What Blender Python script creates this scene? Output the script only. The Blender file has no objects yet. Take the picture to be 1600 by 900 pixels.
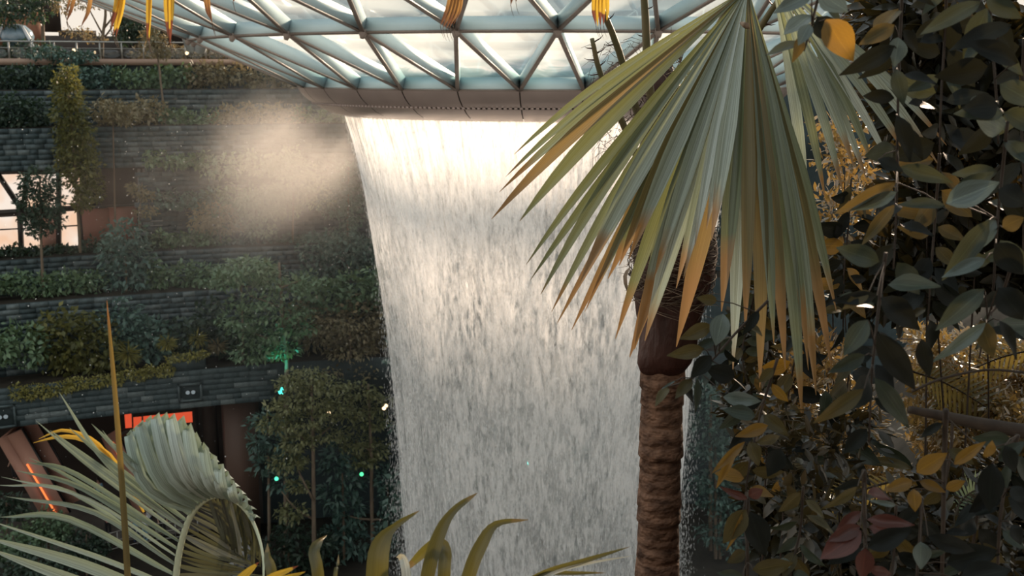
import bpy, math, random
import numpy as np
from mathutils import Vector, Matrix

# ------------------------------------------------------------------ camera, sky, sun, exposure
scene = bpy.context.scene
COL = scene.collection
FPX = 1700.0                       # focal length in pixels of the 1600 px wide frame
ZC = 26.0                          # eye height above the valley floor
PITCH = math.atan(340.0 / FPX)
cam_d = bpy.data.cameras.new('camera')
cam_d.sensor_width = 36.0
cam_d.lens = FPX / 1600.0 * 36.0
cam_d.clip_end = 500
cam_d.dof.use_dof = True
cam_d.dof.focus_distance = 5.2
cam_d.dof.aperture_fstop = 6.3
cam = bpy.data.objects.new('camera', cam_d)
COL.objects.link(cam)
cam.location = (0, 0, ZC)
cam.rotation_euler = (math.pi / 2 - PITCH, 0, 0)
scene.camera = cam

world = bpy.data.worlds.new('sky')
scene.world = world
world.use_nodes = True
wn = world.node_tree
wn.nodes.clear()
w_out = wn.nodes.new('ShaderNodeOutputWorld')
w_bg = wn.nodes.new('ShaderNodeBackground')
w_tc = wn.nodes.new('ShaderNodeTexCoord')
w_sep = wn.nodes.new('ShaderNodeSeparateXYZ')
w_rmp = wn.nodes.new('ShaderNodeValToRGB')
wn.links.new(w_tc.outputs['Generated'], w_sep.inputs[0])
wn.links.new(w_sep.outputs['Z'], w_rmp.inputs[0])
wn.links.new(w_rmp.outputs[0], w_bg.inputs[0])
wn.links.new(w_bg.outputs[0], w_out.inputs[0])
w_rmp.color_ramp.elements[0].position = 0.0
w_rmp.color_ramp.elements[0].color = (0.88, 0.78, 0.66, 1)
w_rmp.color_ramp.elements[1].position = 0.55
w_rmp.color_ramp.elements[1].color = (0.84, 0.92, 0.95, 1)
w_bg.inputs[1].default_value = 0.95

sun_d = bpy.data.lights.new('sun', 'SUN')
sun_d.energy = 12.5
sun_d.angle = math.radians(8.0)
sun_d.color = (1.0, 0.76, 0.56)
sun = bpy.data.objects.new('sun', sun_d)
COL.objects.link(sun)
SUN_FROM = Vector((0.44, 0.80, 0.27)).normalized()
sun.location = Vector((20, 40, 60))
sun.rotation_euler = SUN_FROM.to_track_quat('Z', 'Y').to_euler()

vs = scene.view_settings
vs.view_transform = 'Standard'
vs.look = 'None'
vs.exposure = 0.18
vs.gamma = 1.0
vs.use_curve_mapping = False
scene.cycles.max_bounces = 8
scene.cycles.diffuse_bounces = 3
scene.cycles.transparent_max_bounces = 16
scene.cycles.volume_bounces = 0
scene.cycles.sample_clamp_indirect = 4.0
scene.cycles.caustics_reflective = False
scene.cycles.caustics_refractive = False

rng = np.random.default_rng(11)
rnd = random.Random(5)
cp, sp = math.cos(PITCH), math.sin(PITCH)


def ray(px, py):
    u, v = (px - 800.0) / FPX, (450.0 - py) / FPX
    return Vector((u, cp + v * sp, -sp + v * cp))


def at(px, py, y):
    d = ray(px, py)
    return Vector((0, 0, ZC)) + d * (y / d.y)


# plan curve of the terraces: an arc, concave towards the camera
def circ3(a, b, c):
    ax, ay = a; bx, by = b; cx, cy = c
    d = 2 * (ax * (by - cy) + bx * (cy - ay) + cx * (ay - by))
    ux = ((ax*ax+ay*ay)*(by-cy)+(bx*bx+by*by)*(cy-ay)+(cx*cx+cy*cy)*(ay-by))/d
    uy = ((ax*ax+ay*ay)*(cx-bx)+(bx*bx+by*by)*(ax-cx)+(cx*cx+cy*cy)*(bx-ax))/d
    return ux, uy, math.hypot(ax-ux, ay-uy)


TX, TY, TR = circ3((-26.2, 52.0), (-14.5, 56.6), (1.9, 59.6))


def hit(px, py, off):
    """where the view through a pixel meets the terrace face set back by off"""
    d = ray(px, py)
    r = TR + off
    a = d.x*d.x + d.y*d.y
    b = -2*(d.x*TX + d.y*TY)
    c = TX*TX + TY*TY - r*r
    t = (-b + math.sqrt(max(b*b - 4*a*c, 0))) / (2*a)
    return Vector((0, 0, ZC)) + d * t


def ang(p):
    return math.atan2(p[1]-TY, p[0]-TX)


def arc(th, off, z):
    return Vector((TX + (TR+off)*math.cos(th), TY + (TR+off)*math.sin(th), z))


# ------------------------------------------------------------------ materials
def new_mat(name):
    m = bpy.data.materials.new(name)
    m.use_nodes = True
    nt = m.node_tree
    nt.nodes.clear()
    return m, nt, nt.nodes.new('ShaderNodeOutputMaterial')


def N(nt, t, **kw):
    n = nt.nodes.new(t)
    for k, v in kw.items():
        setattr(n, k, v)
    return n


def ramp(nt, fac, stops):
    r = N(nt, 'ShaderNodeValToRGB')
    e = r.color_ramp.elements
    while len(e) > len(stops):
        e.remove(e[-1])
    while len(e) < len(stops):
        e.new(0.5)
    for el, (p, c) in zip(e, stops):
        el.position = p
        el.color = (*c, 1) if len(c) == 3 else c
    nt.links.new(fac, r.inputs[0])
    return r.outputs[0]


def solid(name, c1, c2=None, rough=0.7, scale=3.0, bump=0.0, metallic=0.0, spec=0.3, coord='Object', stretch=(1, 1, 1), bscale=None):
    m, nt, out = new_mat(name)
    p = N(nt, 'ShaderNodeBsdfPrincipled')
    p.inputs['Roughness'].default_value = rough
    p.inputs['Metallic'].default_value = metallic
    p.inputs['Specular IOR Level'].default_value = spec
    tc = N(nt, 'ShaderNodeTexCoord')
    mp = N(nt, 'ShaderNodeMapping')
    mp.inputs['Scale'].default_value = stretch
    nt.links.new(tc.outputs[coord], mp.inputs[0])
    no = N(nt, 'ShaderNodeTexNoise')
    no.inputs['Scale'].default_value = scale
    no.inputs['Detail'].default_value = 4
    nt.links.new(mp.outputs[0], no.inputs[0])
    nt.links.new(ramp(nt, no.outputs[0], [(0.3, c1), (0.7, c2 or c1)]), p.inputs['Base Color'])
    if bump:
        nb = no
        if bscale:
            nb = N(nt, 'ShaderNodeTexNoise')
            nb.inputs['Scale'].default_value = bscale
            nt.links.new(mp.outputs[0], nb.inputs[0])
        b = N(nt, 'ShaderNodeBump')
        b.inputs['Strength'].default_value = bump
        b.inputs['Distance'].default_value = 0.05
        nt.links.new(nb.outputs[0], b.inputs['Height'])
        nt.links.new(b.outputs[0], p.inputs['Normal'])
    nt.links.new(p.outputs[0], out.inputs[0])
    return m


def per_piece(name, cols, rough=0.6, scale=6.0, spec=0.3, bump=0.2, source='object'):
    """colour picked for each piece (object or loose island), with grain"""
    m, nt, out = new_mat(name)
    p = N(nt, 'ShaderNodeBsdfPrincipled')
    p.inputs['Roughness'].default_value = rough
    p.inputs['Specular IOR Level'].default_value = spec
    if source == 'object':
        rv = N(nt, 'ShaderNodeObjectInfo').outputs['Random']
    else:
        rv = N(nt, 'ShaderNodeNewGeometry').outputs['Random Per Island']
    st = [(i / max(1, len(cols)-1), c) for i, c in enumerate(cols)]
    col = ramp(nt, rv, st)
    tc = N(nt, 'ShaderNodeTexCoord')
    no = N(nt, 'ShaderNodeTexNoise')
    no.inputs['Scale'].default_value = scale
    no.inputs['Detail'].default_value = 5
    nt.links.new(tc.outputs['Object'], no.inputs[0])
    mx = N(nt, 'ShaderNodeMix', data_type='RGBA', blend_type='MULTIPLY')
    mx.inputs[0].default_value = 1.0
    nt.links.new(col, mx.inputs[6])
    nt.links.new(ramp(nt, no.outputs[0], [(0.3, (0.65, 0.65, 0.65)), (0.7, (1.15, 1.15, 1.15))]), mx.inputs[7])
    nt.links.new(mx.outputs[2], p.inputs['Base Color'])
    if bump:
        b = N(nt, 'ShaderNodeBump')
        b.inputs['Strength'].default_value = bump
        b.inputs['Distance'].default_value = 0.03
        nt.links.new(no.outputs[0], b.inputs['Height'])
        nt.links.new(b.outputs[0], p.inputs['Normal'])
    nt.links.new(p.outputs[0], out.inputs[0])
    return m


def leaf_mat(name, cols, trans, tmix=0.3, rough=0.42, source='island', spec=0.4, tip=None, tip_from=0.6, stripes=0.0, midrib=False):
    """leaf: glossy face plus light let through; tip = colour of the dried end along the leaf (uv.y)"""
    m, nt, out = new_mat(name)
    p = N(nt, 'ShaderNodeBsdfPrincipled')
    p.inputs['Roughness'].default_value = rough
    p.inputs['Specular IOR Level'].default_value = spec
    if source == 'object':
        rv = N(nt, 'ShaderNodeObjectInfo').outputs['Random']
    else:
        rv = N(nt, 'ShaderNodeNewGeometry').outputs['Random Per Island']
    st = [(i / max(1, len(cols)-1), c) for i, c in enumerate(cols)]
    col = ramp(nt, rv, st)
    tcol = None
    if tip or stripes:
        uv = N(nt, 'ShaderNodeUVMap')
        sep = N(nt, 'ShaderNodeSeparateXYZ')
        nt.links.new(uv.outputs[0], sep.inputs[0])
        if stripes:
            mp = N(nt, 'ShaderNodeMapping')
            mp.inputs['Scale'].default_value = (9, 0.5, 1)
            nt.links.new(uv.outputs[0], mp.inputs[0])
            addr = N(nt, 'ShaderNodeVectorMath', operation='ADD')
            cmb = N(nt, 'ShaderNodeCombineXYZ')
            ml = N(nt, 'ShaderNodeMath', operation='MULTIPLY')
            ml.inputs[1].default_value = 57.0
            nt.links.new(rv, ml.inputs[0])
            nt.links.new(ml.outputs[0], cmb.inputs[0])
            nt.links.new(mp.outputs[0], addr.inputs[0])
            nt.links.new(cmb.outputs[0], addr.inputs[1])
            ns = N(nt, 'ShaderNodeTexNoise')
            ns.inputs['Scale'].default_value = 1.6
            ns.inputs['Detail'].default_value = 3
            nt.links.new(addr.outputs[0], ns.inputs[0])
            mm = N(nt, 'ShaderNodeMix', data_type='RGBA', blend_type='MULTIPLY')
            mm.inputs[0].default_value = stripes
            nt.links.new(col, mm.inputs[6])
            nt.links.new(ramp(nt, ns.outputs[0], [(0.35, (0.45, 0.45, 0.40)), (0.65, (1.5, 1.5, 1.45))]), mm.inputs[7])
            col = mm.outputs[2]
        if midrib:                                      # pale midrib and faint side veins
            ma = N(nt, 'ShaderNodeMath', operation='SUBTRACT')
            ma.inputs[1].default_value = 0.5
            nt.links.new(sep.outputs[0], ma.inputs[0])
            mb_ = N(nt, 'ShaderNodeMath', operation='ABSOLUTE')
            nt.links.new(ma.outputs[0], mb_.inputs[0])
            mv = N(nt, 'ShaderNodeMath', operation='SUBTRACT')
            nt.links.new(sep.outputs[1], mv.inputs[0])
            nt.links.new(mb_.outputs[0], mv.inputs[1])
            sn = N(nt, 'ShaderNodeMath', operation='SINE')
            ms = N(nt, 'ShaderNodeMath', operation='MULTIPLY')
            ms.inputs[1].default_value = 60.0
            nt.links.new(mv.outputs[0], ms.inputs[0])
            nt.links.new(ms.outputs[0], sn.inputs[0])
            mr1 = ramp(nt, mb_.outputs[0], [(0.0, (1.9, 1.9, 1.7)), (0.035, (1.0, 1.0, 1.0))])
            mr2 = ramp(nt, sn.outputs[0], [(0.5, (1.0, 1.0, 1.0)), (1.0, (1.22, 1.22, 1.18))])
            for r_o in (mr1, mr2):
                mx_ = N(nt, 'ShaderNodeMix', data_type='RGBA', blend_type='MULTIPLY')
                mx_.inputs[0].default_value = 1.0
                nt.links.new(col, mx_.inputs[6])
                nt.links.new(r_o, mx_.inputs[7])
                col = mx_.outputs[2]
        if tip:
            nz = N(nt, 'ShaderNodeTexNoise')
            nz.inputs['Scale'].default_value = 3.0
            tco = N(nt, 'ShaderNodeTexCoord')
            nt.links.new(tco.outputs['Object'], nz.inputs[0])
            a1 = N(nt, 'ShaderNodeMath', operation='MULTIPLY_ADD')
            a1.inputs[1].default_value = 0.3
            a1.inputs[2].default_value = -0.15
            nt.links.new(nz.outputs[0], a1.inputs[0])
            a2 = N(nt, 'ShaderNodeMath', operation='ADD')
            nt.links.new(sep.outputs[1], a2.inputs[0])
            nt.links.new(a1.outputs[0], a2.inputs[1])
            a3 = N(nt, 'ShaderNodeMath', operation='MULTIPLY_ADD')
            a3.inputs[1].default_value = 0.16
            nt.links.new(rv, a3.inputs[0])
            nt.links.new(a2.outputs[0], a3.inputs[2])
            fac = ramp(nt, a3.outputs[0], [(tip_from, (0, 0, 0)), (min(tip_from + 0.2, 1), (1, 1, 1))])
            mt = N(nt, 'ShaderNodeMix', data_type='RGBA')
            nt.links.new(fac, mt.inputs[0])
            nt.links.new(col, mt.inputs[6])
            mt.inputs[7].default_value = (*tip, 1)
            col = mt.outputs[2]
            mt2 = N(nt, 'ShaderNodeMix', data_type='RGBA')
            nt.links.new(fac, mt2.inputs[0])
            mt2.inputs[6].default_value = (*trans, 1)
            mt2.inputs[7].default_value = (tip[0], tip[1], tip[2], 1)
            tcol = mt2.outputs[2]
    nt.links.new(col, p.inputs['Base Color'])
    tr = N(nt, 'ShaderNodeBsdfTranslucent')
    tr.inputs[0].default_value = (*trans, 1)
    if tcol:
        nt.links.new(tcol, tr.inputs[0])
    mix = N(nt, 'ShaderNodeMixShader')
    mix.inputs[0].default_value = tmix
    nt.links.new(p.outputs[0], mix.inputs[1])
    nt.links.new(tr.outputs[0], mix.inputs[2])
    nt.links.new(mix.outputs[0], out.inputs[0])
    return m


def glow(name, c, s):
    m, nt, out = new_mat(name)
    e = N(nt, 'ShaderNodeEmission')
    e.inputs[0].default_value = (*c, 1)
    e.inputs[1].default_value = s
    nt.links.new(e.outputs[0], out.inputs[0])
    return m


def water_mat(name, seed, alpha_lo, alpha_hi, fine=1.0):
    m, nt, out = new_mat(name)
    uv = N(nt, 'ShaderNodeUVMap')
    def noise(sx, sy, det, dz, rough=0.6, dist=0.0):
        mp = N(nt, 'ShaderNodeMapping')
        mp.inputs['Scale'].default_value = (sx, sy, 1)
        mp.inputs['Location'].default_value = (seed*7.3, seed*3.1, dz)
        nt.links.new(uv.outputs[0], mp.inputs[0])
        n = N(nt, 'ShaderNodeTexNoise')
        n.inputs['Scale'].default_value = 1.0
        n.inputs['Detail'].default_value = det
        n.inputs['Roughness'].default_value = rough
        n.inputs['Distortion'].default_value = dist
        nt.links.new(mp.outputs[0], n.inputs[0])
        return n.outputs[0]
    a = noise(5.5*fine, 1.15, 5, 0, 0.7, 0.35)      # clumps of drops
    b = noise(0.55, 0.16, 3, 5, 0.6)                # broad veils
    c = noise(9*fine, 0.05, 3, 9, 0.6)              # long threads near the lip
    sep = N(nt, 'ShaderNodeSeparateXYZ')
    nt.links.new(uv.outputs[0], sep.inputs[0])
    top = N(nt, 'ShaderNodeMapRange')               # v = depth below the lip in metres
    top.inputs[1].default_value = 1.0
    top.inputs[2].default_value = 7.0
    nt.links.new(sep.outputs[1], top.inputs[0])
    mixn = N(nt, 'ShaderNodeMix')
    nt.links.new(top.outputs[0], mixn.inputs[0])
    mixc = N(nt, 'ShaderNodeMix')
    mixc.inputs[0].default_value = 0.45
    nt.links.new(c, mixc.inputs[2])
    nt.links.new(a, mixc.inputs[3])
    nt.links.new(mixc.outputs[0], mixn.inputs[2])
    nt.links.new(a, mixn.inputs[3])
    mixb = N(nt, 'ShaderNodeMix')
    mixb.inputs[0].default_value = 0.33
    nt.links.new(mixn.outputs[0], mixb.inputs[2])
    nt.links.new(b, mixb.inputs[3])
    al = ramp(nt, mixb.outputs[0], [(0.41, (alpha_lo,)*3), (0.56, (alpha_hi,)*3)])
    bmp = N(nt, 'ShaderNodeBump')
    bmp.inputs['Strength'].default_value = 0.8
    bmp.inputs['Distance'].default_value = 0.25
    nt.links.new(mixn.outputs[0], bmp.inputs['Height'])
    df = N(nt, 'ShaderNodeBsdfDiffuse')
    d2 = noise(11*fine, 2.6, 3, 17, 0.65, 0.3)      # thin spots between the drops
    e2 = noise(0.42, 0.22, 2, 23, 0.5)              # where the curtain is broken up, in patches
    pm = N(nt, 'ShaderNodeMath', operation='MULTIPLY_ADD')
    pm.inputs[1].default_value = 0.9
    nt.links.new(e2, pm.inputs[0])
    nt.links.new(d2, pm.inputs[2])
    wcol = ramp(nt, pm.outputs[0], [(0.72, (0.55, 0.56, 0.56)), (0.90, (0.93, 0.93, 0.92))])
    nt.links.new(wcol, df.inputs[0])
    nt.links.new(bmp.outputs[0], df.inputs['Normal'])
    tl = N(nt, 'ShaderNodeBsdfTranslucent')
    nt.links.new(wcol, tl.inputs[0])
    nt.links.new(bmp.outputs[0], tl.inputs['Normal'])
    m1 = N(nt, 'ShaderNodeMixShader')
    m1.inputs[0].default_value = 0.68
    nt.links.new(df.outputs[0], m1.inputs[1])
    nt.links.new(tl.outputs[0], m1.inputs[2])
    tp = N(nt, 'ShaderNodeBsdfTransparent')
    m2 = N(nt, 'ShaderNodeMixShader')
    nt.links.new(al, m2.inputs[0])
    nt.links.new(tp.outputs[0], m2.inputs[1])
    nt.links.new(m1.outputs[0], m2.inputs[2])
    nt.links.new(m2.outputs[0], out.inputs[0])
    return m


def pane_mat():
    """glass with a film of white water running down it, deeper and greener where it gathers low down"""
    m, nt, out = new_mat('wet_glass')
    tc = N(nt, 'ShaderNodeTexCoord')
    mp = N(nt, 'ShaderNodeMapping')
    mp.inputs['Scale'].default_value = (0.5, 0.5, 1.6)
    nt.links.new(tc.outputs['Object'], mp.inputs[0])
    n = N(nt, 'ShaderNodeTexNoise')
    n.inputs['Scale'].default_value = 1.6
    n.inputs['Detail'].default_value = 6
    n.inputs['Distortion'].default_value = 1.2
    nt.links.new(mp.outputs[0], n.inputs[0])
    sep = N(nt, 'ShaderNodeSeparateXYZ')
    nt.links.new(tc.outputs['Object'], sep.inputs[0])
    h = N(nt, 'ShaderNodeMath', operation='MULTIPLY_ADD')   # height with a wavy edge
    h.inputs[1].default_value = 0.9
    nt.links.new(n.outputs[0], h.inputs[0])
    nt.links.new(sep.outputs[2], h.inputs[2])
    mr = N(nt, 'ShaderNodeMapRange')
    mr.inputs[1].default_value = POOL_Z
    mr.inputs[2].default_value = POOL_Z + 0.8
    nt.links.new(h.outputs[0], mr.inputs[0])
    colr = ramp(nt, mr.outputs[0], [(0.0, (0.30, 0.45, 0.46)), (0.28, (0.55, 0.70, 0.70)), (0.40, (0.93, 0.95, 0.94)), (0.52, (0.72, 0.81, 0.80)), (0.75, (0.78, 0.81, 0.80)), (1.0, (0.70, 0.74, 0.73))])
    tl = N(nt, 'ShaderNodeBsdfTranslucent')
    nt.links.new(colr, tl.inputs[0])
    gl = N(nt, 'ShaderNodeBsdfGlossy')
    gl.inputs['Roughness'].default_value = 0.15
    tp = N(nt, 'ShaderNodeBsdfTransparent')
    nt.links.new(colr, tp.inputs[0])
    m1 = N(nt, 'ShaderNodeMixShader')
    m1.inputs[0].default_value = 0.60
    nt.links.new(tl.outputs[0], m1.inputs[1])
    nt.links.new(tp.outputs[0], m1.inputs[2])
    m2 = N(nt, 'ShaderNodeMixShader')
    m2.inputs[0].default_value = 0.04
    nt.links.new(m1.outputs[0], m2.inputs[1])
    nt.links.new(gl.outputs[0], m2.inputs[2])
    nt.links.new(m2.outputs[0], out.inputs[0])
    return m


POOL_Z = 0.0   # in the roof's own height, see below
M = {}
M['stone'] = per_piece('slate_block', [(0.030, 0.048, 0.054), (0.052, 0.076, 0.083), (0.036, 0.056, 0.062), (0.044, 0.066, 0.073), (0.120, 0.150, 0.156)], 0.6, 5.0)
M['stone_i'] = per_piece('slate_courses', [(0.030, 0.048, 0.054), (0.052, 0.076, 0.083), (0.036, 0.056, 0.062), (0.044, 0.066, 0.073), (0.120, 0.150, 0.156)], 0.6, 5.0, source='island')
M['joint'] = solid('slate_joint', (0.024, 0.037, 0.041), (0.034, 0.049, 0.053), 0.9)
M['soil'] = solid('dark_soil', (0.012, 0.010, 0.007), (0.03, 0.024, 0.016), 0.95, 2.0, 0.4)
M['floor'] = solid('polished_floor', (0.07, 0.06, 0.055), (0.10, 0.09, 0.08), 0.35, 1.0)
M['interior'] = solid('interior_dark', (0.03, 0.022, 0.018), (0.05, 0.038, 0.03), 0.7, 0.5)
M['pinkwall'] = solid('rose_plaster', (0.42, 0.22, 0.17), (0.50, 0.28, 0.21), 0.6, 0.6)
M['brown'] = solid('brown_cladding', (0.075, 0.045, 0.034), (0.10, 0.06, 0.045), 0.55, 0.8, stretch=(1, 1, .2))
M['mullion'] = solid('dark_mullion', (0.03, 0.028, 0.026), (0.045, 0.04, 0.036), 0.4)
M['steelgrey'] = solid('grey_metal', (0.22, 0.23, 0.23), (0.30, 0.31, 0.31), 0.4, metallic=0.4)
M['white_col'] = solid('white_paint', (0.62, 0.66, 0.70), (0.72, 0.75, 0.78), 0.5)
M['web'] = solid('pale_blue_paint', (0.46, 0.58, 0.62), (0.52, 0.64, 0.68), 0.45, 1.2)
M['flange'] = solid('taupe_flange', (0.20, 0.165, 0.145), (0.26, 0.21, 0.185), 0.5, 1.5)
M['lip'] = solid('taupe_panel', (0.34, 0.28, 0.26), (0.42, 0.345, 0.32), 0.33, 0.6, metallic=0.35)
M['groove'] = solid('dark_groove', (0.03, 0.026, 0.024), (0.04, 0.035, 0.03), 0.8)
M['bark_far'] = solid('grey_bark', (0.10, 0.075, 0.055), (0.18, 0.14, 0.10), 0.85, 3.0, 0.4, stretch=(1, 1, .3))
M['twig'] = solid('brown_twig', (0.022, 0.015, 0.010), (0.05, 0.034, 0.022), 0.7, 30.0)
M['lamp_body'] = solid('black_metal', (0.012, 0.012, 0.013), (0.02, 0.02, 0.02), 0.4)
M['glass_rail'] = solid('rail_metal', (0.25, 0.25, 0.24), (0.32, 0.32, 0.30), 0.35, metallic=0.5)
def clear_mat(name, tint, refl=0.08, rough=0.05):
    m, nt, out = new_mat(name)
    tp = N(nt, 'ShaderNodeBsdfTransparent')
    tp.inputs[0].default_value = (*tint, 1)
    gl = N(nt, 'ShaderNodeBsdfGlossy')
    gl.inputs['Roughness'].default_value = rough
    mx = N(nt, 'ShaderNodeMixShader')
    mx.inputs[0].default_value = refl
    nt.links.new(tp.outputs[0], mx.inputs[1])
    nt.links.new(gl.outputs[0], mx.inputs[2])
    nt.links.new(mx.outputs[0], out.inputs[0])
    return m


M['clear'] = clear_mat('clear_glass', (0.82, 0.86, 0.86), 0.06)

# ------------------------------------------------------------------ mesh helpers
BASE = {}


def tag(o, label=None, cat=None, group=None, kind=None):
    if label: o['label'] = label
    if cat: o['category'] = cat
    if group: o['group'] = group
    if kind: o['kind'] = kind
    return o


def empty(name, loc, label=None, cat=None, group=None, kind=None):
    o = bpy.data.objects.new(name, None)
    o.empty_display_size = 0.2
    COL.objects.link(o)
    o.location = loc
    BASE[o.name] = Vector(loc)
    return tag(o, label, cat, group, kind)


def base_of(o):
    while o.parent is not None:
        o = o.parent
    return BASE[o.name]


def np_mesh(name, V, F, mat, uv=None, smooth=False):
    """F: list of ndarrays of faces (each n x k)"""
    me = bpy.data.meshes.new(name)
    V = np.asarray(V, dtype=np.float32).reshape(-1, 3)
    if not isinstance(F, list) or (len(F) and np.ndim(F[0]) < 2):
        F = [np.asarray(F)]
    F = [np.asarray(f, dtype=np.int32) for f in F if len(f)]
    me.vertices.add(len(V))
    me.vertices.foreach_set('co', V.ravel())
    loops = np.concatenate([f.ravel() for f in F])
    tot = np.concatenate([np.full(len(f), f.shape[1], dtype=np.int32) for f in F])
    start = np.concatenate([[0], np.cumsum(tot)[:-1]]).astype(np.int32)
    me.loops.add(len(loops))
    me.loops.foreach_set('vertex_index', loops)
    me.polygons.add(len(tot))
    me.polygons.foreach_set('loop_start', start)
    me.polygons.foreach_set('loop_total', tot)
    if smooth:
        me.polygons.foreach_set('use_smooth', np.ones(len(tot), dtype=bool))
    if uv is not None:
        ul = me.uv_layers.new(name='UVMap')
        ul.data.foreach_set('uv', np.asarray(uv, dtype=np.float32)[loops].ravel())
    me.update(calc_edges=True)
    me.materials.append(mat)
    return me


def put(name, V, F, mat, parent=None, uv=None, smooth=False):
    """mesh object from world coordinates"""
    V = np.asarray(V, dtype=np.float64).reshape(-1, 3)
    if parent is None:
        b = Vector((float(V[:, 0].mean()), float(V[:, 1].mean()), float(V[:, 2].min())))
    else:
        b = base_of(parent)
    me = np_mesh(name, V - np.array(b), F, mat, uv, smooth)
    o = bpy.data.objects.new(name, me)
    COL.objects.link(o)
    if parent is None:
        o.location = b
        BASE[o.name] = b
    else:
        o.parent = parent
    return o


def inst(name, me, parent, mw):
    """object sharing mesh data, at world matrix mw, under parent"""
    o = bpy.data.objects.new(name, me)
    COL.objects.link(o)
    if parent is not None:
        o.parent = parent
        mw = Matrix.Translation(-base_of(parent)) @ mw
    else:
        BASE[o.name] = mw.translation.copy()
    o.matrix_local = mw
    return o


class MB:
    def __init__(self):
        self.V, self.F, self.U, self.n = [], {}, [], 0

    def add(self, V, F, uv=None):
        V = np.asarray(V, dtype=np.float64).reshape(-1, 3)
        for f in F:
            self.F.setdefault(len(f), []).append([i + self.n for i in f])
        self.V.append(V)
        self.U.append(np.zeros((len(V), 2)) if uv is None else np.asarray(uv))
        self.n += len(V)
        return self

    def box(self, c, ax, ay, az):
        """centre and three half-extent vectors"""
        c, ax, ay, az = (np.array(v, dtype=float) for v in (c, ax, ay, az))
        V = [c + sx*ax + sy*ay + sz*az for sz in (-1, 1) for sy in (-1, 1) for sx in (-1, 1)]
        return self.add(V, [(0, 2, 3, 1), (4, 5, 7, 6), (0, 1, 5, 4), (2, 6, 7, 3), (0, 4, 6, 2), (1, 3, 7, 5)])

    def bar(self, p, q, w, h, up=(0, 0, 1)):
        p, q = Vector(p), Vector(q)
        d = q - p
        s = d.cross(Vector(up))
        if s.length < 1e-6:
            s = d.cross(Vector((1, 0, 0)))
        s.normalize()
        u = s.cross(d).normalized()
        return self.box((p+q)/2, d/2, s*w/2, u*h/2)

    def tube(self, pts, rad, n=8, cap=True):
        pts = [Vector(p) for p in pts]
        if not hasattr(rad, '__len__'):
            rad = [rad]*len(pts)
        V, F = [], []
        prev = None
        for i, p in enumerate(pts):
            d = (pts[min(i+1, len(pts)-1)] - pts[max(i-1, 0)]).normalized()
            if prev is None:
                a = d.orthogonal().normalized()
            else:
                a = (prev - d*prev.dot(d)).normalized()
            prev = a
            b = d.cross(a)
            for k in range(n):
                t = 2*math.pi*k/n
                V.append(p + (a*math.cos(t) + b*math.sin(t))*rad[i])
        for i in range(len(pts)-1):
            for k in range(n):
                F.append((i*n+k, i*n+(k+1) % n, (i+1)*n+(k+1) % n, (i+1)*n+k))
        if cap:
            F.append(tuple(range(n-1, -1, -1)))
            F.append(tuple((len(pts)-1)*n+k for k in range(n)))
        return self.add([tuple(v) for v in V], F)

    def lathe(self, prof, c, n=24, th0=0.0, th1=2*math.pi):
        """prof: list of (r, z); c: centre (x, y, z0)"""
        full = abs(th1-th0-2*math.pi) < 1e-6
        m = n if full else n+1
        V, F = [], []
        for r, z in prof:
            for k in range(m):
                t = th0+(th1-th0)*k/n
                V.append((c[0]+r*math.cos(t), c[1]+r*math.sin(t), c[2]+z))
        for i in range(len(prof)-1):
            for k in range(n):
                k2 = (k+1) % m
                F.append((i*m+k, i*m+k2, (i+1)*m+k2, (i+1)*m+k))
        return self.add(V, F)

    def ribbon(self, pts, wid, nrm, fold=0.3, thick=0.0):
        """strap leaf with a folded midrib; uv.y runs along it"""
        pts = [Vector(p) for p in pts]
        n = len(pts)
        V, F, U = [], [], []
        L = [0.0]
        for i in range(1, n):
            L.append(L[-1] + (pts[i]-pts[i-1]).length)
        for i, p in enumerate(pts):
            d = (pts[min(i+1, n-1)] - pts[max(i-1, 0)]).normalized()
            nn = Vector(nrm[i]) if isinstance(nrm, list) else Vector(nrm)
            s = d.cross(nn).normalized()
            u = s.cross(d).normalized()
            w = wid[i]
            for k, f in ((-1, fold), (-0.5, fold*0.42), (0, 0), (0.5, fold*0.42), (1, fold)):
                V.append(tuple(p + s*(k*w/2) + u*(f*w/2)))
                U.append((k*0.5+0.5, L[i]/max(L[-1], 1e-6)))
        for i in range(n-1):
            for k in range(4):
                a = i*5+k
                F.append((a, a+1, a+6, a+5))
        return self.add(V, F, U)

    def build(self, name, mat, parent=None, smooth=False, uv=False):
        F = [np.array(f) for f in self.F.values()]
        return put(name, np.concatenate(self.V), F, mat, parent, np.concatenate(self.U) if uv else None, smooth)


def smooth_path(pts, n):
    """Catmull-Rom through pts, n samples"""
    P = [Vector(p) for p in pts]
    if len(P) == 2:
        return [P[0].lerp(P[1], i/(n-1)) for i in range(n)]
    P = [P[0]*2-P[1]] + P + [P[-1]*2-P[-2]]
    out = []
    m = len(P)-3
    for i in range(n):
        t = i/(n-1)*m
        k = min(int(t), m-1)
        t -= k
        a, b, c, d = P[k:k+4]
        out.append(0.5*((2*b) + (c-a)*t + (2*a-5*b+4*c-d)*t*t + (3*b-a-3*c+d)*t*t*t))
    return out


# ---- leaves by the thousand
T_LEAF = (np.array([(0, 0, 0), (.5, .42, .12), (0, 1, -.12), (-.5, .42, .12)]), np.array([(0, 1, 2), (0, 2, 3)]))
T_OVAL = (np.array([(0, 0, 0), (.36, .25, .07), (.46, .55, .08), (.22, .85, .0), (0, 1, -.08), (-.22, .85, .0), (-.46, .55, .08), (-.36, .25, .07), (0, .5, 0)]),
          np.array([(0, 1, 8), (1, 2, 8), (2, 3, 8), (3, 4, 8), (4, 5, 8), (5, 6, 8), (6, 7, 8), (7, 0, 8)]))


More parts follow.
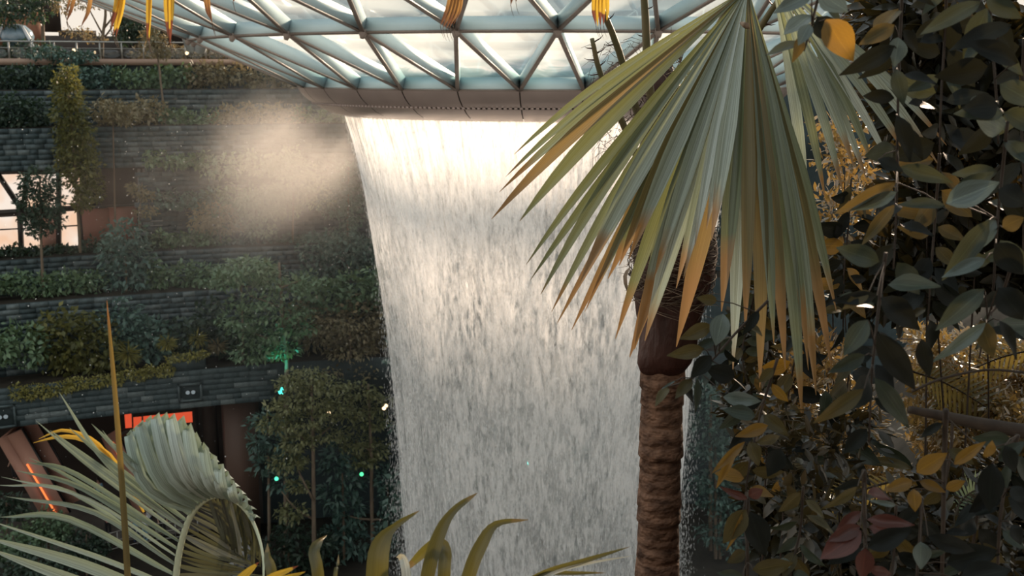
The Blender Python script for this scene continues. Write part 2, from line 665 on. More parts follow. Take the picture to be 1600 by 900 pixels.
def unit(a):
    return a/np.maximum(np.linalg.norm(a, axis=1, keepdims=True), 1e-9)


def leaf_arrays(C, D, Nn, L, W, tpl=T_LEAF):
    D = unit(D)
    S = unit(np.cross(D, Nn))
    U = np.cross(S, D)
    tv, tf = tpl
    k = len(tv)
    V = (C[:, None, :] + S[:, None, :]*(tv[None, :, 0, None]*W[:, None, None])
         + D[:, None, :]*(tv[None, :, 1, None]*L[:, None, None]) + U[:, None, :]*(tv[None, :, 2, None]*W[:, None, None]))
    Fc = tf[None, :, :] + (np.arange(len(C))*k)[:, None, None]
    return V.reshape(-1, 3), Fc.reshape(-1, tf.shape[1])


def blob_leaves(blobs, size, ratio=0.5, tpl=T_LEAF, outward=0.6, droop=0.3, flat=0.3, shell=0.5):
    """blobs: (centre, radii(3), count). returns V, F"""
    Cs, Ds = [], []
    for c, r, n in blobs:
        n = int(n)
        d = unit(rng.normal(size=(n, 3)))
        q = (shell + (1-shell)*rng.random((n, 1)))**0.8
        p = d*q*np.array(r)
        # leave small hollows so that the crown is not an even ball
        Cs.append(np.array(c)+p)
        Ds.append(d*outward + rng.normal(size=(n, 3))*0.5 + np.array([0, 0, -droop]))
    C = np.concatenate(Cs)
    D = np.concatenate(Ds)
    Nn = rng.normal(size=C.shape)*(1-flat) + np.array([0, 0, 1.0])
    L = size*(0.6+0.8*rng.random(len(C)))
    return leaf_arrays(C, D, Nn, L, L*ratio, tpl)


# ------------------------------------------------------------------ the glass funnel of the roof
WX, WY = 1.27, 45.0                                    # axis of the oculus and of the falling water
ROOF = empty('roof_funnel', (WX, WY, ZC), 'glass and steel funnel of the roof dipping to a round opening above the waterfall', 'roof', kind='structure')
POOL_Z = 0.22
M['pane'] = pane_mat()
M['bare_glass'] = clear_mat('bare_glass', (.97, .98, .98), .03)


def front_z(py, r):
    """height where the nearest point of a ring of radius r about the axis is seen at row py"""
    return at(848, py, WY-r).z


RINGS = [(9.8, front_z(141, 9.8), 6.0), (13.75, front_z(47.5, 13.75), 0.0), (18.5, front_z(-89, 18.5), 6.0), (24.0, front_z(-89, 18.5)+2.9, 0.0)]
NSEG = 30


def node(i, k):
    r, z, o = RINGS[i]
    t = math.radians(o + 12.0*k) - math.pi/2           # k = 0 faces the camera
    return Vector((WX + r*math.cos(t), WY + r*math.sin(t), z))


def upn(p, q=None, i=0):
    """normal on the sky side of the funnel at a point"""
    m = p if q is None else (p+q)/2
    rad = Vector((m.x-WX, m.y-WY, 0)).normalized()
    i = min(i, 2)
    dr, dz = RINGS[i+1][0]-RINGS[i][0], RINGS[i+1][1]-RINGS[i][1]
    return Vector((-rad.x*dz, -rad.y*dz, dr)).normalized()


DEPTH, FW = 0.42, 0.125
VIEW_K = [k for k in range(-15, 15)]


def beam(p, q, i):
    n = upn(p, q, i)
    d = (q-p)
    s = d.cross(n).normalized()
    b = MB().box((p+q)/2 + n*(DEPTH/2), d/2, s*0.045, n*DEPTH/2).build('beam', M['web'], ROOF)
    MB().box((p+q)/2 - n*0.02, d/2, s*FW/2, n*0.025).build('flange', M['flange'], b)


for i in range(4):
    for k in VIEW_K:
        if i == 3 and abs(k) > 12: continue
        beam(node(i, k), node(i, k+1), i)
for i in range(3):
    for k in VIEW_K:
        if i == 0 or i == 2:      # lower ring is half a step ahead
            beam(node(i, k), node(i+1, k), i)
            beam(node(i, k), node(i+1, k+1), i)
        else:
            beam(node(i, k), node(i+1, k-1), i)
            beam(node(i, k), node(i+1, k), i)
for i in (1, 2):
    for k in VIEW_K:
        p = node(i, k)
        n = upn(p, None, i)
        MB().tube([p-n*0.20, p-n*0.06, p+n*0.05], [0.06, 0.12, 0.14], 10).build('node_joint', M['flange'], ROOF)


def pane(a, b, c, i):
    n = upn((a+b+c)/3, None, i)
    P = [v + n*DEPTH for v in (a, b, c)]
    g = (P[0]+P[1]+P[2])/3
    P = [g + (v-g)*0.985 for v in P]
    Q = [v + n*0.03 for v in P]
    o = put('pane', [tuple(v) for v in P+Q], [np.array([(0, 2, 1), (3, 4, 5)]), np.array([(0, 1, 4, 3), (1, 2, 5, 4), (2, 0, 3, 5)])], M['pane'], ROOF)
    o.data.materials.append(M['bare_glass'])         # the film of water is on one face only
    for q in o.data.polygons:
        q.material_index = 0 if q.index == 0 else 1


for i in range(3):
    for k in VIEW_K:
        if i in (0, 2):
            pane(node(i, k), node(i+1, k), node(i+1, k+1), i)
            pane(node(i, k), node(i, k+1), node(i+1, k+1), i)
        else:
            pane(node(i, k), node(i+1, k-1), node(i+1, k), i)
            pane(node(i, k), node(i, k+1), node(i+1, k), i)

# the rounded lip below the glass: two rows of metal panels with a toothed groove between
zl = RINGS[0][1]
zb = front_z(190, 8.2)
h = zl-zb
PROF_U = [(9.82, zl-0.03), (9.78, zl-0.1*h), (9.62, zl-0.30*h), (9.40, zl-0.48*h), (9.28, zl-0.54*h)]
PROF_L = [(9.20, zl-0.60*h), (8.95, zl-0.76*h), (8.62, zl-0.90*h), (8.25, zl-1.0*h), (8.0, zl-1.0*h)]


def prof_panel(prof, k, name):
    g = 0.0022
    t0 = math.radians(6+12*k)-math.pi/2+g
    t1 = t0+math.radians(12)-2*g
    MB().lathe(prof, (WX, WY, 0), 6, t0, t1).build(name, M['lip'], ROOF, smooth=True)


for k in VIEW_K:
    prof_panel(PROF_U, k, 'lip_panel')
    prof_panel(PROF_L, k, 'lip_soffit_panel')
MB().lathe([(9.6, zl-0.06), (9.5, zl-0.3*h), (9.2, zl-0.53*h), (9.12, zl-0.62*h), (8.7, zl-0.8*h), (8.1, zl-0.93*h), (7.6, zl-0.9*h), (7.6, zl+0.4), (9.4, zl+0.3), (9.6, zl-0.06)],
           (WX, WY, 0), 90).build('lip_core', M['groove'], ROOF)
tb = MB()
for k in range(330):
    t = 2*math.pi*k/330
    c = Vector((WX+9.25*math.cos(t), WY+9.25*math.sin(t), zl-0.565*h))
    rd = Vector((math.cos(t), math.sin(t), 0))
    tb.box(c, rd*0.05, Vector((-rd.y, rd.x, 0))*0.05, Vector((0, 0, 0.045)))
tag(tb.build('groove_teeth', M['lip'], ROOF), kind='stuff')
# raised rim that carries the water to the edge
MB().lathe([(9.4, zl+0.3), (9.2, zl+0.34), (7.7, zl-0.2), (7.6, zl-0.9*h)], (WX, WY, 0), 90).build('inner_gutter', M['lip'], ROOF, smooth=True)

# slanted white columns that carry the roof at the far left
for a, b in (((300, 78), (262, -60)), ((312, 80), (338, -40))):
    r_ = MB()
    p, q = at(a[0], a[1], 66), at(b[0], b[1], 64)
    o = r_.tube([p, p.lerp(q, .5), q], [0.32, 0.55, 0.75], 14).build('pillar', M['white_col'], ROOF, smooth=True)

# ------------------------------------------------------------------ the falling water
FALL = empty('waterfall', (WX, WY, 0), 'broad ring-shaped waterfall dropping from the roof opening into the valley', 'waterfall')


def fall_r(dep):
    return 5.75 + 2.35*math.exp(-dep/7.5)


def curtain(name, mat, scale, nz=44, nt=160, wob=0.10):
    H = zb+0.15
    zs = np.concatenate([np.linspace(0, 6, 14, endpoint=False), np.linspace(6, H, nz)])
    V, U = [], []
    ph = rng.random(6)*6.28
    for dep in zs:
        for k in range(nt+1):
            t = 2*math.pi*k/nt
            w = wob*min(1, dep/5)*(math.sin(7*t+ph[0]+dep*0.3)+0.7*math.sin(13*t+ph[1]-dep*0.2)+0.5*math.sin(29*t+ph[2]+dep*0.5))
            r = fall_r(dep)*scale+w
            V.append((WX+r*math.cos(t), WY+r*math.sin(t), H-dep))
            U.append((t*7.0, dep))
    m = nt+1
    i, k = np.meshgrid(np.arange(len(zs)-1), np.arange(nt), indexing='ij')
    a = (i*m+k).ravel()
    F = np.stack([a, a+1, a+m+1, a+m], 1)
    o = put(name, V, F, mat, FALL, np.array(U), smooth=True)
    return o


curtain('water_curtain', water_mat('falling_water_outer', 1, 0.08, 0.92), 1.0)
curtain('inner_water_curtain', water_mat('falling_water_inner', 4, 0.02, 0.62, 0.8), 0.93)
# single drops and short streaks around the curtain
n = 42000
dep = rng.random(n)**0.8*(zb-0.2)
th = rng.random(n)*2*math.pi
rr = np.array([fall_r(d) for d in dep]) + np.abs(rng.normal(size=n))*(0.05+0.022*dep)*0.8
C = np.stack([WX+rr*np.cos(th), WY+rr*np.sin(th), zb+0.1-dep], 1)
L = 0.06+0.18*rng.random(n)
W = 0.005+0.009*rng.random(n)
D = np.tile(np.array([[0, 0, -1.0]]), (n, 1))
tv = (np.array([(0, 0, 0), (.5, .5, .5), (-.5, .5, .5), (0, .5, -.6), (0, 1, 0)]), np.array([(0, 1, 2), (0, 2, 3), (0, 3, 1), (4, 2, 1), (4, 3, 2), (4, 1, 3)]))
V, Fc = leaf_arrays(C, D, unit(rng.normal(size=(n, 3))*[1, 1, 0.01]), L, W, tv)
M['drop'] = solid('water_drops', (0.85, 0.87, 0.87), (0.92, 0.93, 0.92), 0.15, spec=0.6)
tag(put('falling_drops', V, Fc, M['drop'], FALL), kind='stuff')
# spray drifting off to the side
n = 420
C = np.stack([WX-rng.uniform(8, 24, n), WY+rng.uniform(-3, 8, n), ZC-rng.uniform(1.5, 17, n)], 1)
V, Fc = leaf_arrays(C, rng.normal(size=(n, 3)), rng.normal(size=(n, 3)), 0.02+0.07*rng.random(n)**3, 0.02+0.05*rng.random(n)**3, tv)
tag(put('drifting_drops', V, Fc, M['drop'], FALL), kind='stuff')
# ------------------------------------------------------------------ terraces
def zz(py, off, px=200):
    return hit(px, py, off).z


Z0b, Z0t = zz(647, 0), zz(588, 0)
Z1t = zz(462, 2.6)
Z2t = zz(396, 5.0)
Z3b, Z3t = zz(388, 7.0), zz(262, 7.0)
Z4t = zz(198, 7.0)
Z5t = zz(141, 9.0)
Z6b, Z6t = zz(102, 11.5), zz(92, 11.5)
TH_L = ang(hit(-260, 500, 0))
TH_R = ang(hit(1900, 500, 0))
TH_OPEN = ang(hit(241, 330, 7))      # end of the opening on the middle storey
TH_BASE = ang(hit(408, 650, 0))      # end of the opening on the ground storey


def band(name, prof, th0, th1, mat, parent=None, n=60, kind='structure', flip=False):
    m = MB()
    prof = [(TR+o, z) for o, z in prof]
    m.lathe(prof, (TX, TY, 0), n, th0, th1)
    o = m.build(name, mat, parent)
    if parent is None:
        tag(o, kind=kind)
    return o


EPS = 0.02
band('wall_lower', [(3, Z0b), (EPS, Z0b), (EPS, Z0t), (2.6, Z0t-0.1)], TH_L, TH_R, M['joint'])
WL = bpy.data.objects['wall_lower']
band('wall_hedge_terrace', [(2.6+EPS, Z0t-0.2), (2.6+EPS, Z1t), (5, Z1t-0.1)], TH_L, TH_R, M['joint'])
WH = bpy.data.objects['wall_hedge_terrace']
band('wall_middle', [(5+EPS, Z1t-0.2), (5+EPS, Z2t), (7, Z2t-0.05)], TH_L, TH_R, M['joint'])
WM = bpy.data.objects['wall_middle']
band('wall_storey', [(7+EPS, Z2t-0.2), (7+EPS, Z3b), (7+EPS, Z3t)], TH_OPEN, TH_R, M['joint'])
WS = bpy.data.objects['wall_storey']
band('wall_upper', [(12, Z3t), (7+EPS, Z3t), (7+EPS, Z4t), (9, Z4t-0.1)], TH_L, TH_R, M['joint'])
WU = bpy.data.objects['wall_upper']
band('wall_top', [(9+EPS, Z4t-0.2), (9+EPS, Z5t), (11.5, Z5t-0.1)], TH_L, TH_R, M['joint'])
WT = bpy.data.objects['wall_top']
M['cream'] = solid('cream_fascia', (0.26, 0.17, 0.13), (0.34, 0.24, 0.18), 0.5, 0.5)
band('trim_1', [(13.0, Z6b), (11.5, Z6b), (11.5, Z6t), (11.9, Z6t)], TH_L, TH_R, M['cream'])
band('floor_walkway', [(11.9, Z6t), (60, Z6t)], TH_L, TH_R, M['interior'])
band('wall_walkway_base', [(11.7, Z5t-0.2), (11.7, Z6b)], TH_L, TH_R, M['joint'])
for nm, o1 in (('soil_bed', 0.15), ('soil_bed', 2.75), ('soil_bed', 5.15), ('soil_bed', 7.1), ('soil_bed', 9.15)):
    z = {0.15: Z0t, 2.75: Z1t, 5.15: Z2t, 7.1: Z4t, 9.15: Z5t}[o1]
    par = {0.15: WL, 2.75: WH, 5.15: WM, 7.1: WU, 9.15: WT}[o1]
    band('soil_bed', [(o1, z-0.02), (o1+0.6, z+0.06), (o1+2.2, z+0.02)], TH_L, TH_R, M['soil'], par)

BLK = np_mesh('stone_block', [(sx*.5, sy*.5, sz*.5) for sz in (-1, 1) for sy in (-1, 1) for sx in (-1, 1)],
              np.array([(0, 2, 3, 1), (4, 5, 7, 6), (0, 1, 5, 4), (2, 6, 7, 3), (0, 4, 6, 2), (1, 3, 7, 5)]), M['stone'])


def courses(parent, off, z0, z1, px0, px1, blocks, skip=()):
    """stone courses on a terrace face; blocks=True builds each stone as an object"""
    t0, t1 = ang(hit(px0, 500, off)), ang(hit(px1, 500, off))
    lo, hi = min(t0, t1), max(t0, t1)
    nrow = max(1, round((z1-z0)/0.29))
    ch = (z1-z0)/nrow
    mb = MB()
    for r in range(nrow):
        t = lo - rnd.random()*0.6/TR
        while t < hi:
            ln = rnd.uniform(0.42, 0.95)
            tm = t + ln/2/(TR+off)
            zc_ = z0+(r+.5)*ch
            t += ln/(TR+off)
            if any(a < tm < b and c < zc_ < d for a, b, c, d in skip):
                continue
            proud = rnd.choice((0.0, 0.005, 0.01, 0.015, 0.03))
            dep_ = 0.16
            c = arc(tm, off-proud+dep_/2, zc_)
            rd = Vector((math.cos(tm), math.sin(tm), 0))
            tg = Vector((-rd.y, rd.x, 0))
            if blocks:
                mw = Matrix(((tg.x*(ln-.010), rd.x*dep_, 0, c.x), (tg.y*(ln-.010), rd.y*dep_, 0, c.y), (0, 0, ch-.009, c.z), (0, 0, 0, 1)))
                inst('stone_block', BLK, parent, mw)
            else:
                mb.box(c, tg*((ln-.010)/2), rd*(dep_/2), Vector((0, 0, (ch-.009)/2)))
    if not blocks:
        tag(mb.build('stone_courses', M['stone_i'], parent), kind='stuff')


def niche_at(x0, x1, y0, y1):
    a, b = hit(x0, y1, 0), hit(x1, y0, 0)
    return a, b


NICHES = [(-16, 23, 631, 671, 'black square floodlight niche in the stone wall at the picture edge'),
          (279, 315, 597, 628, 'black square floodlight niche in the stone wall above the red panel')]
skips = []
for x0, x1, y0, y1, lb in NICHES:
    a, b = niche_at(x0, x1, y0, y1)
    ta, tb_ = sorted((ang(a), ang(b)))
    skips.append((ta-0.001, tb_+0.001, a.z-0.05, b.z+0.05))
courses(WL, 0, Z0b, Z0t, -50, 412, True, skips)
courses(WH, 2.6, Z0t, Z1t, -60, 640, False)
courses(WM, 5.0, Z1t, Z2t, -60, 640, False)
courses(WS, 7.0, Z2t, Z3t, 242, 640, False)
courses(WU, 7.0, Z3t, Z4t, -60, 640, False)
courses(WT, 9.0, Z4t, Z5t, -60, 640, False)
for (x0, x1, y0, y1, lb) in NICHES:
    a, b = niche_at(x0, x1, y0, y1)
    tm = (ang(a)+ang(b))/2
    rd = Vector((math.cos(tm), math.sin(tm), 0)); tg = Vector((-rd.y, rd.x, 0))
    c = arc(tm, 0, (a.z+b.z)/2)
    hw = (a-b).xy.length/2; hh = (b.z-a.z)/2
    e = empty('wall_floodlight', c-Vector((0, 0, hh)), lb, 'floodlight', 'floodlight niches in the lower stone wall')
    fr = MB()
    for s in (-1, 1):
        fr.box(c+tg*s*(hw-.05)-rd*0.03, tg*.05, rd*.12, Vector((0, 0, hh)))
        fr.box(c+Vector((0, 0, s*(hh-.05)))-rd*0.03, tg*hw, rd*.12, Vector((0, 0, .05)))
    fr.build('frame', M['stone'], e)
    MB().box(c+rd*0.05, tg*(hw-.05), rd*.02, Vector((0, 0, hh-.05))).build('back_plate', M['lamp_body'], e)
    for s in (-.25, .2):
        k = c+tg*s*hw
        l = MB().tube([k+rd*.03, k-rd*.10], [.10, .14], 12).build('lamp_head', M['lamp_body'], e)
        MB().tube([k-rd*.10, k-rd*.115], [.11, .10], 12).build('lens', glow('lamp_lens', (0.8, 0.95, 1.0), 0.22), l)

# parapet corner block that steps up beside the big hedge (above the niche)
pc = hit(293, 572, 0.1)
tm = ang(pc); rd = Vector((math.cos(tm), math.sin(tm), 0)); tg = Vector((-rd.y, rd.x, 0))
o = MB().box(Vector((pc.x, pc.y, Z0t+.35))+rd*.5, tg*.95, rd*.5, Vector((0, 0, .38))).build('parapet_block', M['stone'], WL)

# ---- storey with the lit windows
band('floor_storey', [(6.9, Z3b-0.25), (6.9, Z3b), (15, Z3b)], TH_L, TH_OPEN, M['joint'])
band('wall_storey_back', [(12.5, Z3b), (12.5, Z3t)], TH_L, TH_OPEN, M['lamp_body'])  # shade of the dark opening put into a near-black wall colour
m = MB()
m.box(arc(TH_OPEN, 9.8, (Z3b+Z3t)/2), Vector((math.cos(TH_OPEN), math.sin(TH_OPEN), 0))*2.8, Vector((-math.sin(TH_OPEN), math.cos(TH_OPEN), 0))*0.2, Vector((0, 0, (Z3t-Z3b)/2)))
tag(m.build('wall_storey_end', M['joint']), kind='structure')


def opening_rect(name, x0, x1, y0, y1, off, mat, parent=None, th=0.05):
    """flat upright slab filling a pixel rectangle at a set-back"""
    a, b = hit(x0, y1, off), hit(x1, y0, off)
    c = (a+b)/2
    t = Vector((b.x-a.x, b.y-a.y, 0))
    nrm = Vector((-t.y, t.x, 0)).normalized()
    return MB().box(c, t/2, nrm*th/2, Vector((0, 0, (b.z-a.z)/2))).build(name, mat, parent)


WIN = empty('window_1', hit(60, 388, 9), 'row of tall lit peach window panes behind dark braces on the middle storey', 'window', kind='structure')
m, nt, out = new_mat('lit_window')
e_ = N(nt, 'ShaderNodeEmission')
tc = N(nt, 'ShaderNodeTexCoord')
no = N(nt, 'ShaderNodeTexNoise'); no.inputs['Scale'].default_value = 0.6
nt.links.new(tc.outputs['Object'], no.inputs[0])
nt.links.new(ramp(nt, no.outputs[0], [(0.35, (0.95, 0.62, 0.42)), (0.62, (1.0, 0.86, 0.74))]), e_.inputs[0])
e_.inputs[1].default_value = 0.85
nt.links.new(e_.outputs[0], out.inputs[0])
M['litwin'] = m
for x0, x1, y0, y1 in ((-40, -12, 272, 330), (-10, 27, 272, 330), (29, 43, 272, 330), (46, 90, 272, 330), (92, 126, 270, 322), (-40, -12, 338, 395), (-10, 29, 338, 395), (31, 60, 340, 392), (94, 123, 328, 390)):
    opening_rect('pane', x0, x1, y0, y1, 9.2, M['litwin'], WIN)
m = MB()
for p, q in (((-10, 262), (30, 322)), ((30, 322), (34, 395)), ((44, 262), (36, 330)), ((100, 262), (128, 305)), ((92, 262), (92, 395)), ((128, 262), (131, 395))):
    MB().bar(hit(*p, 9.0), hit(*q, 9.0), .22, .25, (0, 1, 0)).build('brace', M['mullion'], WIN)
for y in (331, 358):
    MB().bar(hit(-40, y+3, 9.05), hit(128, y-6, 9.05), .08, .28 if y == 331 else .07).build('rail', M['mullion'], WIN)
opening_rect('rose_panel', 62, 95, 338, 392, 9.25, M['pinkwall'], WIN)
M['rosedark'] = solid('dull_rose_panel', (.20, .085, .06), (.26, .11, .08), .6, .6)
BAL = empty('balcony_front', hit(180, 388, 7.6), 'rose coloured balcony front below the dark opening beside the lit windows', 'balcony')
opening_rect('panel', 132, 172, 325, 392, 8.2, M['rosedark'], BAL, .12)
opening_rect('panel', 173, 213, 322, 392, 8.2, M['rosedark'], BAL, .12)
MB().bar(hit(131, 324, 8.1), hit(214, 320, 8.1), .12, .1).build('top_rail', M['mullion'], BAL)
DF = empty('door_1', hit(220, 388, 7.4), 'slim metal framed opening at the end of the lit storey', 'door', kind='structure')
for x in (217, 225):
    MB().bar(hit(x, 264, 7.4), hit(x+2, 390, 7.4), .12, .15, (0, 1, 0)).build('frame_post', M['steelgrey'], DF)
opening_rect('timber_panel', 232, 237, 292, 330, 7.6, solid('orange_timber', (.35, .17, .07), (.45, .24, .1), .5), DF)  # plain orange-brown timber
for y in (346, 353):
    MB().bar(hit(222, y, 7.1), hit(254, y-1, 6.9), .05, .05).build('rail', M['steelgrey'], DF)
lamp_in = bpy.data.lights.new('storey_lamp', 'POINT'); lamp_in.energy = 12; lamp_in.color = (1, .6, .4); lamp_in.shadow_soft_size = .4
lo = bpy.data.objects.new('storey_lamp', lamp_in); COL.objects.link(lo); lo.location = hit(170, 300, 10.5)

# ---- ground storey under the lower wall
def ground(px, py, z=0.0):
    d = ray(px, py)
    return Vector((0, 0, ZC)) + d*((z-ZC)/d.z)


band('floor', [(3.2, -1.0), (3.2, 0.0), (40, 0.0)], TH_L, TH_R, M['floor'])
m = MB(); m.box((0, 45, -0.55), (75, 0, 0), (0, 40, 0), (0, 0, 0.5))
tag(m.build('ground', M['soil']), kind='structure')
band('wall_ground_back', [(13, 0), (13, Z0b+1)], TH_L, TH_R, M['interior'])
band('ceiling', [(0.2, Z0b), (13, Z0b+0.05)], TH_L, TH_R, M['interior'])
band('wall_ground_front', [(3, 0), (2.8, Z0b)], TH_BASE, TH_R, M['joint'])
M['red'] = glow('lit_red_panel', (0.80, 0.10, 0.04), 0.75)
S = empty('red_panel', hit(245, 668, 4.0), 'long red lit panel with dark seams under the stone wall', 'sign')
for x0, x1, d in ((196, 206, 1), (208, 300, 0)):
    opening_rect('panel', x0, x1, 643-d, 669, 4.0, M['red'], S)
for x in (206.5, 222):
    MB().bar(hit(x, 640, 3.9), hit(x+1, 668, 3.9), .07, .08, (0, 1, 0)).build('seam_bar', M['mullion'], S)
MB().bar(hit(196, 643, 3.9), hit(301, 641, 3.9), .06, .12).build('top_rail', M['mullion'], S)
for x in (200, 250, 298):
    q = hit(x, 643, 3.95)
    MB().bar(q, Vector((q.x, q.y, Z0b+.12)), .05, .05, (0, 1, 0)).build('hanger', M['mullion'], S)
a, b = hit(352, 770, 1.6), hit(392, 630, 1.6)
c = Vector(((a.x+b.x)/2, (a.y+b.y)/2+.4, Z0b/2))
tag(MB().box(c, (0.78, .3, 0), (-.3, .78, 0), (0, 0, Z0b/2)).build('pillar_1', M['brown']), kind='structure')
p1 = hit(372, 660, 3.5)
for x in (262, 300, 330):
    a = hit(x, 690, 8)
    tag(MB().box((a.x, a.y, Z0b/2), (.35, 0, 0), (0, .35, 0), (0, 0, Z0b/2)).build('column', M['interior']), kind='structure')


def escalator(label, top, bot, off0, off1, w, strips):
    A, B = hit(*top, off0), hit(*bot, off1)
    e = empty('escalator', B, label, 'escalator', 'escalators under the stone wall')
    d = B-A
    s = d.cross(Vector((0, 0, 1))).normalized()
    u = s.cross(d).normalized()
    if u.z < 0: u = -u
    MB().box((A+B)/2-u*.3, d/2, s*w/2, u*.28).build('truss', M['pinkwall'], e)
    for sg in (-1, 1):
        b = MB().box((A+B)/2+u*.42+s*sg*(w/2-.06), d/2, s*.04, u*.45).build('balustrade', M['pinkwall'], e)
        MB().tube([A+u*.92+s*sg*(w/2-.06), B+u*.92+s*sg*(w/2-.06)], .07, 8).build('handrail', M['lamp_body'], b)
    n = 14
    for i in range(n):
        q = A.lerp(B, (i+.5)/n)
        MB().box(q+u*.02, Vector((d.x, d.y, 0))/n/2*.9, s*(w/2-.15), Vector((0, 0, .1))).build('step', M['steelgrey'], e)
    for sg, f0, f1 in strips:
        MB().tube([A.lerp(B, f0)+u*.2+s*sg*(w/2+.02), A.lerp(B, f1)+u*.2+s*sg*(w/2+.02)], .05, 6).build('light_strip', glow('orange_strip', (1.0, .22, .06), 1.3), e)


escalator('rose sided escalator with orange light strips sloping down at the picture edge', (22, 672), (96, 800), 5, 4.2, 2.0, ((1, .35, .95), (-1, .2, .5)))
escalator('rose sided escalator behind the tall spear leaf, below the red panel', (188, 672), (246, 800), 8, 6, 2.0, ((1, .1, .35),))

# ---- railing along the ground floor edge, and the curved balcony beside the trees
RL = empty('railing', ground(200, 846), 'thin steel floor-edge railing in front of the visitors', 'railing')
pts = [ground(x, y) for x, y in ((150, 868), (185, 858), (215, 851), (245, 846), (275, 842), (310, 838))]
for p in pts:
    MB().bar(p, p+Vector((0, 0, 1.05)), .05, .05, (0, 1, 0)).build('post', M['glass_rail'], RL)
for hgt in (1.05, .55, .1):
    MB().tube([p+Vector((0, 0, hgt)) for p in pts], .03, 6).build('rail', M['glass_rail'], RL)
bc = ground(372, 905) + Vector((-2.4, -2.5, 0))
BC = empty('curved_balcony', bc, 'curved grey balcony parapet beside the tall trees', 'balcony')
for z0, z1, r in ((0, .35, 3.9), (.45, 2.6, 3.7), (2.75, 3.05, 3.95)):
    MB().lathe([(r-.15, z0), (r, z0), (r, z1), (r-.15, z1), (r-.15, z0)], bc, 30, -1.9, .9).build('parapet_ring', M['steelgrey'] if z0 else M['mullion'], BC, smooth=False)
for k in range(9):
    t = -1.8+k*.32
    q = Vector((bc.x+3.78*math.cos(t), bc.y+3.78*math.sin(t), bc.z))
    MB().bar(q, q+Vector((0, 0, 2.9)), .08, .1, (0, 1, 0)).build('post', M['mullion'], BC)

# ---- walkway railing at the top, with glass and little lamps
TRL = empty('walkway_railing', hit(200, 92, 11.6), 'steel post and glass railing along the upper walkway', 'railing')
xs = [-20, 15, 50, 86, 121, 157, 191, 225, 258, 290, 322, 353, 384, 414]
pp = []
for x in xs:
    q = hit(x, 92, 11.7); q.z = Z6t; pp.append(q)
HT = hit(200, 66, 11.7).z - Z6t
for p in pp:
    MB().bar(p, p+Vector((0, 0, HT)), .09, .06, (0, 1, 0)).build('post', M['glass_rail'], TRL)
MB().tube([p+Vector((0, 0, HT)) for p in pp], .045, 8).build('handrail', M['glass_rail'], TRL)
MB().tube([p+Vector((0, 0, HT*.62)) for p in pp], .02, 6).build('wire', M['glass_rail'], TRL)
for p, q in zip(pp, pp[1:]):
    d = q-p
    nrm = Vector((-d.y, d.x, 0)).normalized()
    MB().box((p+q)/2+Vector((0, 0, HT*.32)), d/2*.93, nrm*.01, Vector((0, 0, HT*.28))).build('glass_panel', M['clear'], TRL)


def lamp(name, p, label, col, strength, r=.12, aim=(0, -1, 0.2), group='small garden spotlights', spot=0):
    e = empty(name, p-Vector((0, 0, r*2.2)), label, 'lamp', group)
    a = Vector(aim).normalized()
    b = MB().tube([p-a*r*1.8, p-a*r*1.2, p], [r*.5, r*1.05, r*1.15], 10).build('housing', M['lamp_body'], e)
    MB().tube([p, p+a*r*.35, p+a*r*.6], [r, r*.85, r*.3], 10).build('lens', glow('lens_'+name, col, strength), e)
    MB().tube([p-a*r-Vector((0, 0, r*.8)), p-a*r-Vector((0, 0, r*2.6))], r*.3, 6).build('stake', M['lamp_body'], e)
    if spot:
        l = bpy.data.lights.new('spot', 'SPOT'); l.energy = spot; l.color = col; l.spot_size = 1.0; l.spot_blend = .8; l.shadow_soft_size = .1
        lo_ = bpy.data.objects.new('beam_light', l); COL.objects.link(lo_); lo_.parent = e
        lo_.location = (p + a*r*1.2) - base_of(e)
        lo_.rotation_euler = (-Vector((0.05, .25, 1))).to_track_quat('Z', 'Y').to_euler()
    return e


WARM = (1.0, .72, .42)
for x, y, s, lb in ((115, 79, 1.8, 'round warm lamp on the walkway, nearest the pale sky gap'), (147, 82, .8, 'small dim warm lamp on the walkway behind the yellow leaf tips'),
                    (292, 83, 1.5, 'round warm lamp on the walkway below the white slanted columns'), (368, 80, 1.8, 'round warm lamp on the walkway beside the edge of the glass roof')):
    lamp('walkway_lamp', hit(x, y, 11.4), lb, WARM, s*1.3, .11, group='warm lamps along the walkway')
TEAL = (.08, .9, .72)
lamp('spot_lamp', hit(440, 611, -1.9), 'teal spotlight shining up a brown trunk beside the layered tree', TEAL, 2.2, .2, aim=(-.3, -1, .3), spot=420)
for x, y, off, c, s, r, lb in ((603, 634, -4, WARM, 2.4, .10, 'upper of two warm lamps at the edge of the waterfall'), (600, 638, -4.1, WARM, 2.4, .10, 'lower of two warm lamps at the edge of the waterfall'),
                        (514, 645, -5, WARM, 1.8, .09, 'tiny warm lamp inside the yellow green tree'), (565, 741, -4, (.1, .9, .35), 1.5, .11, 'green lamp beside the slim trunk near the waterfall'),
                        (432, 748, -4, (.1, .9, .5), 1.5, .11, 'green lamp in the dark shrubs beside the curved balcony'), (1127, 874, -4, (.05, .6, .9), 2.2, .2, 'blue lamp in the shrubs right of the ringed palm trunk'),
                        (1111, 889, -4, (.15, .95, .25), 1.8, .15, 'green lamp low beside the ringed palm trunk'), (735, 595, 2, (.1, .8, .9), 60, .22, 'teal lamp glimmering through the middle of the waterfall'),
                        (828, 723, 1, (.1, .9, .7), 60, .18, 'teal lamp glimmering through the lower waterfall'), (866, 834, 0, (.1, .45, 1), 60, .26, 'blue lamp glimmering through the foot of the waterfall')):
    lamp('spot_lamp', hit(x, y, off), lb, c, s, r, aim=(0, -1, .35))

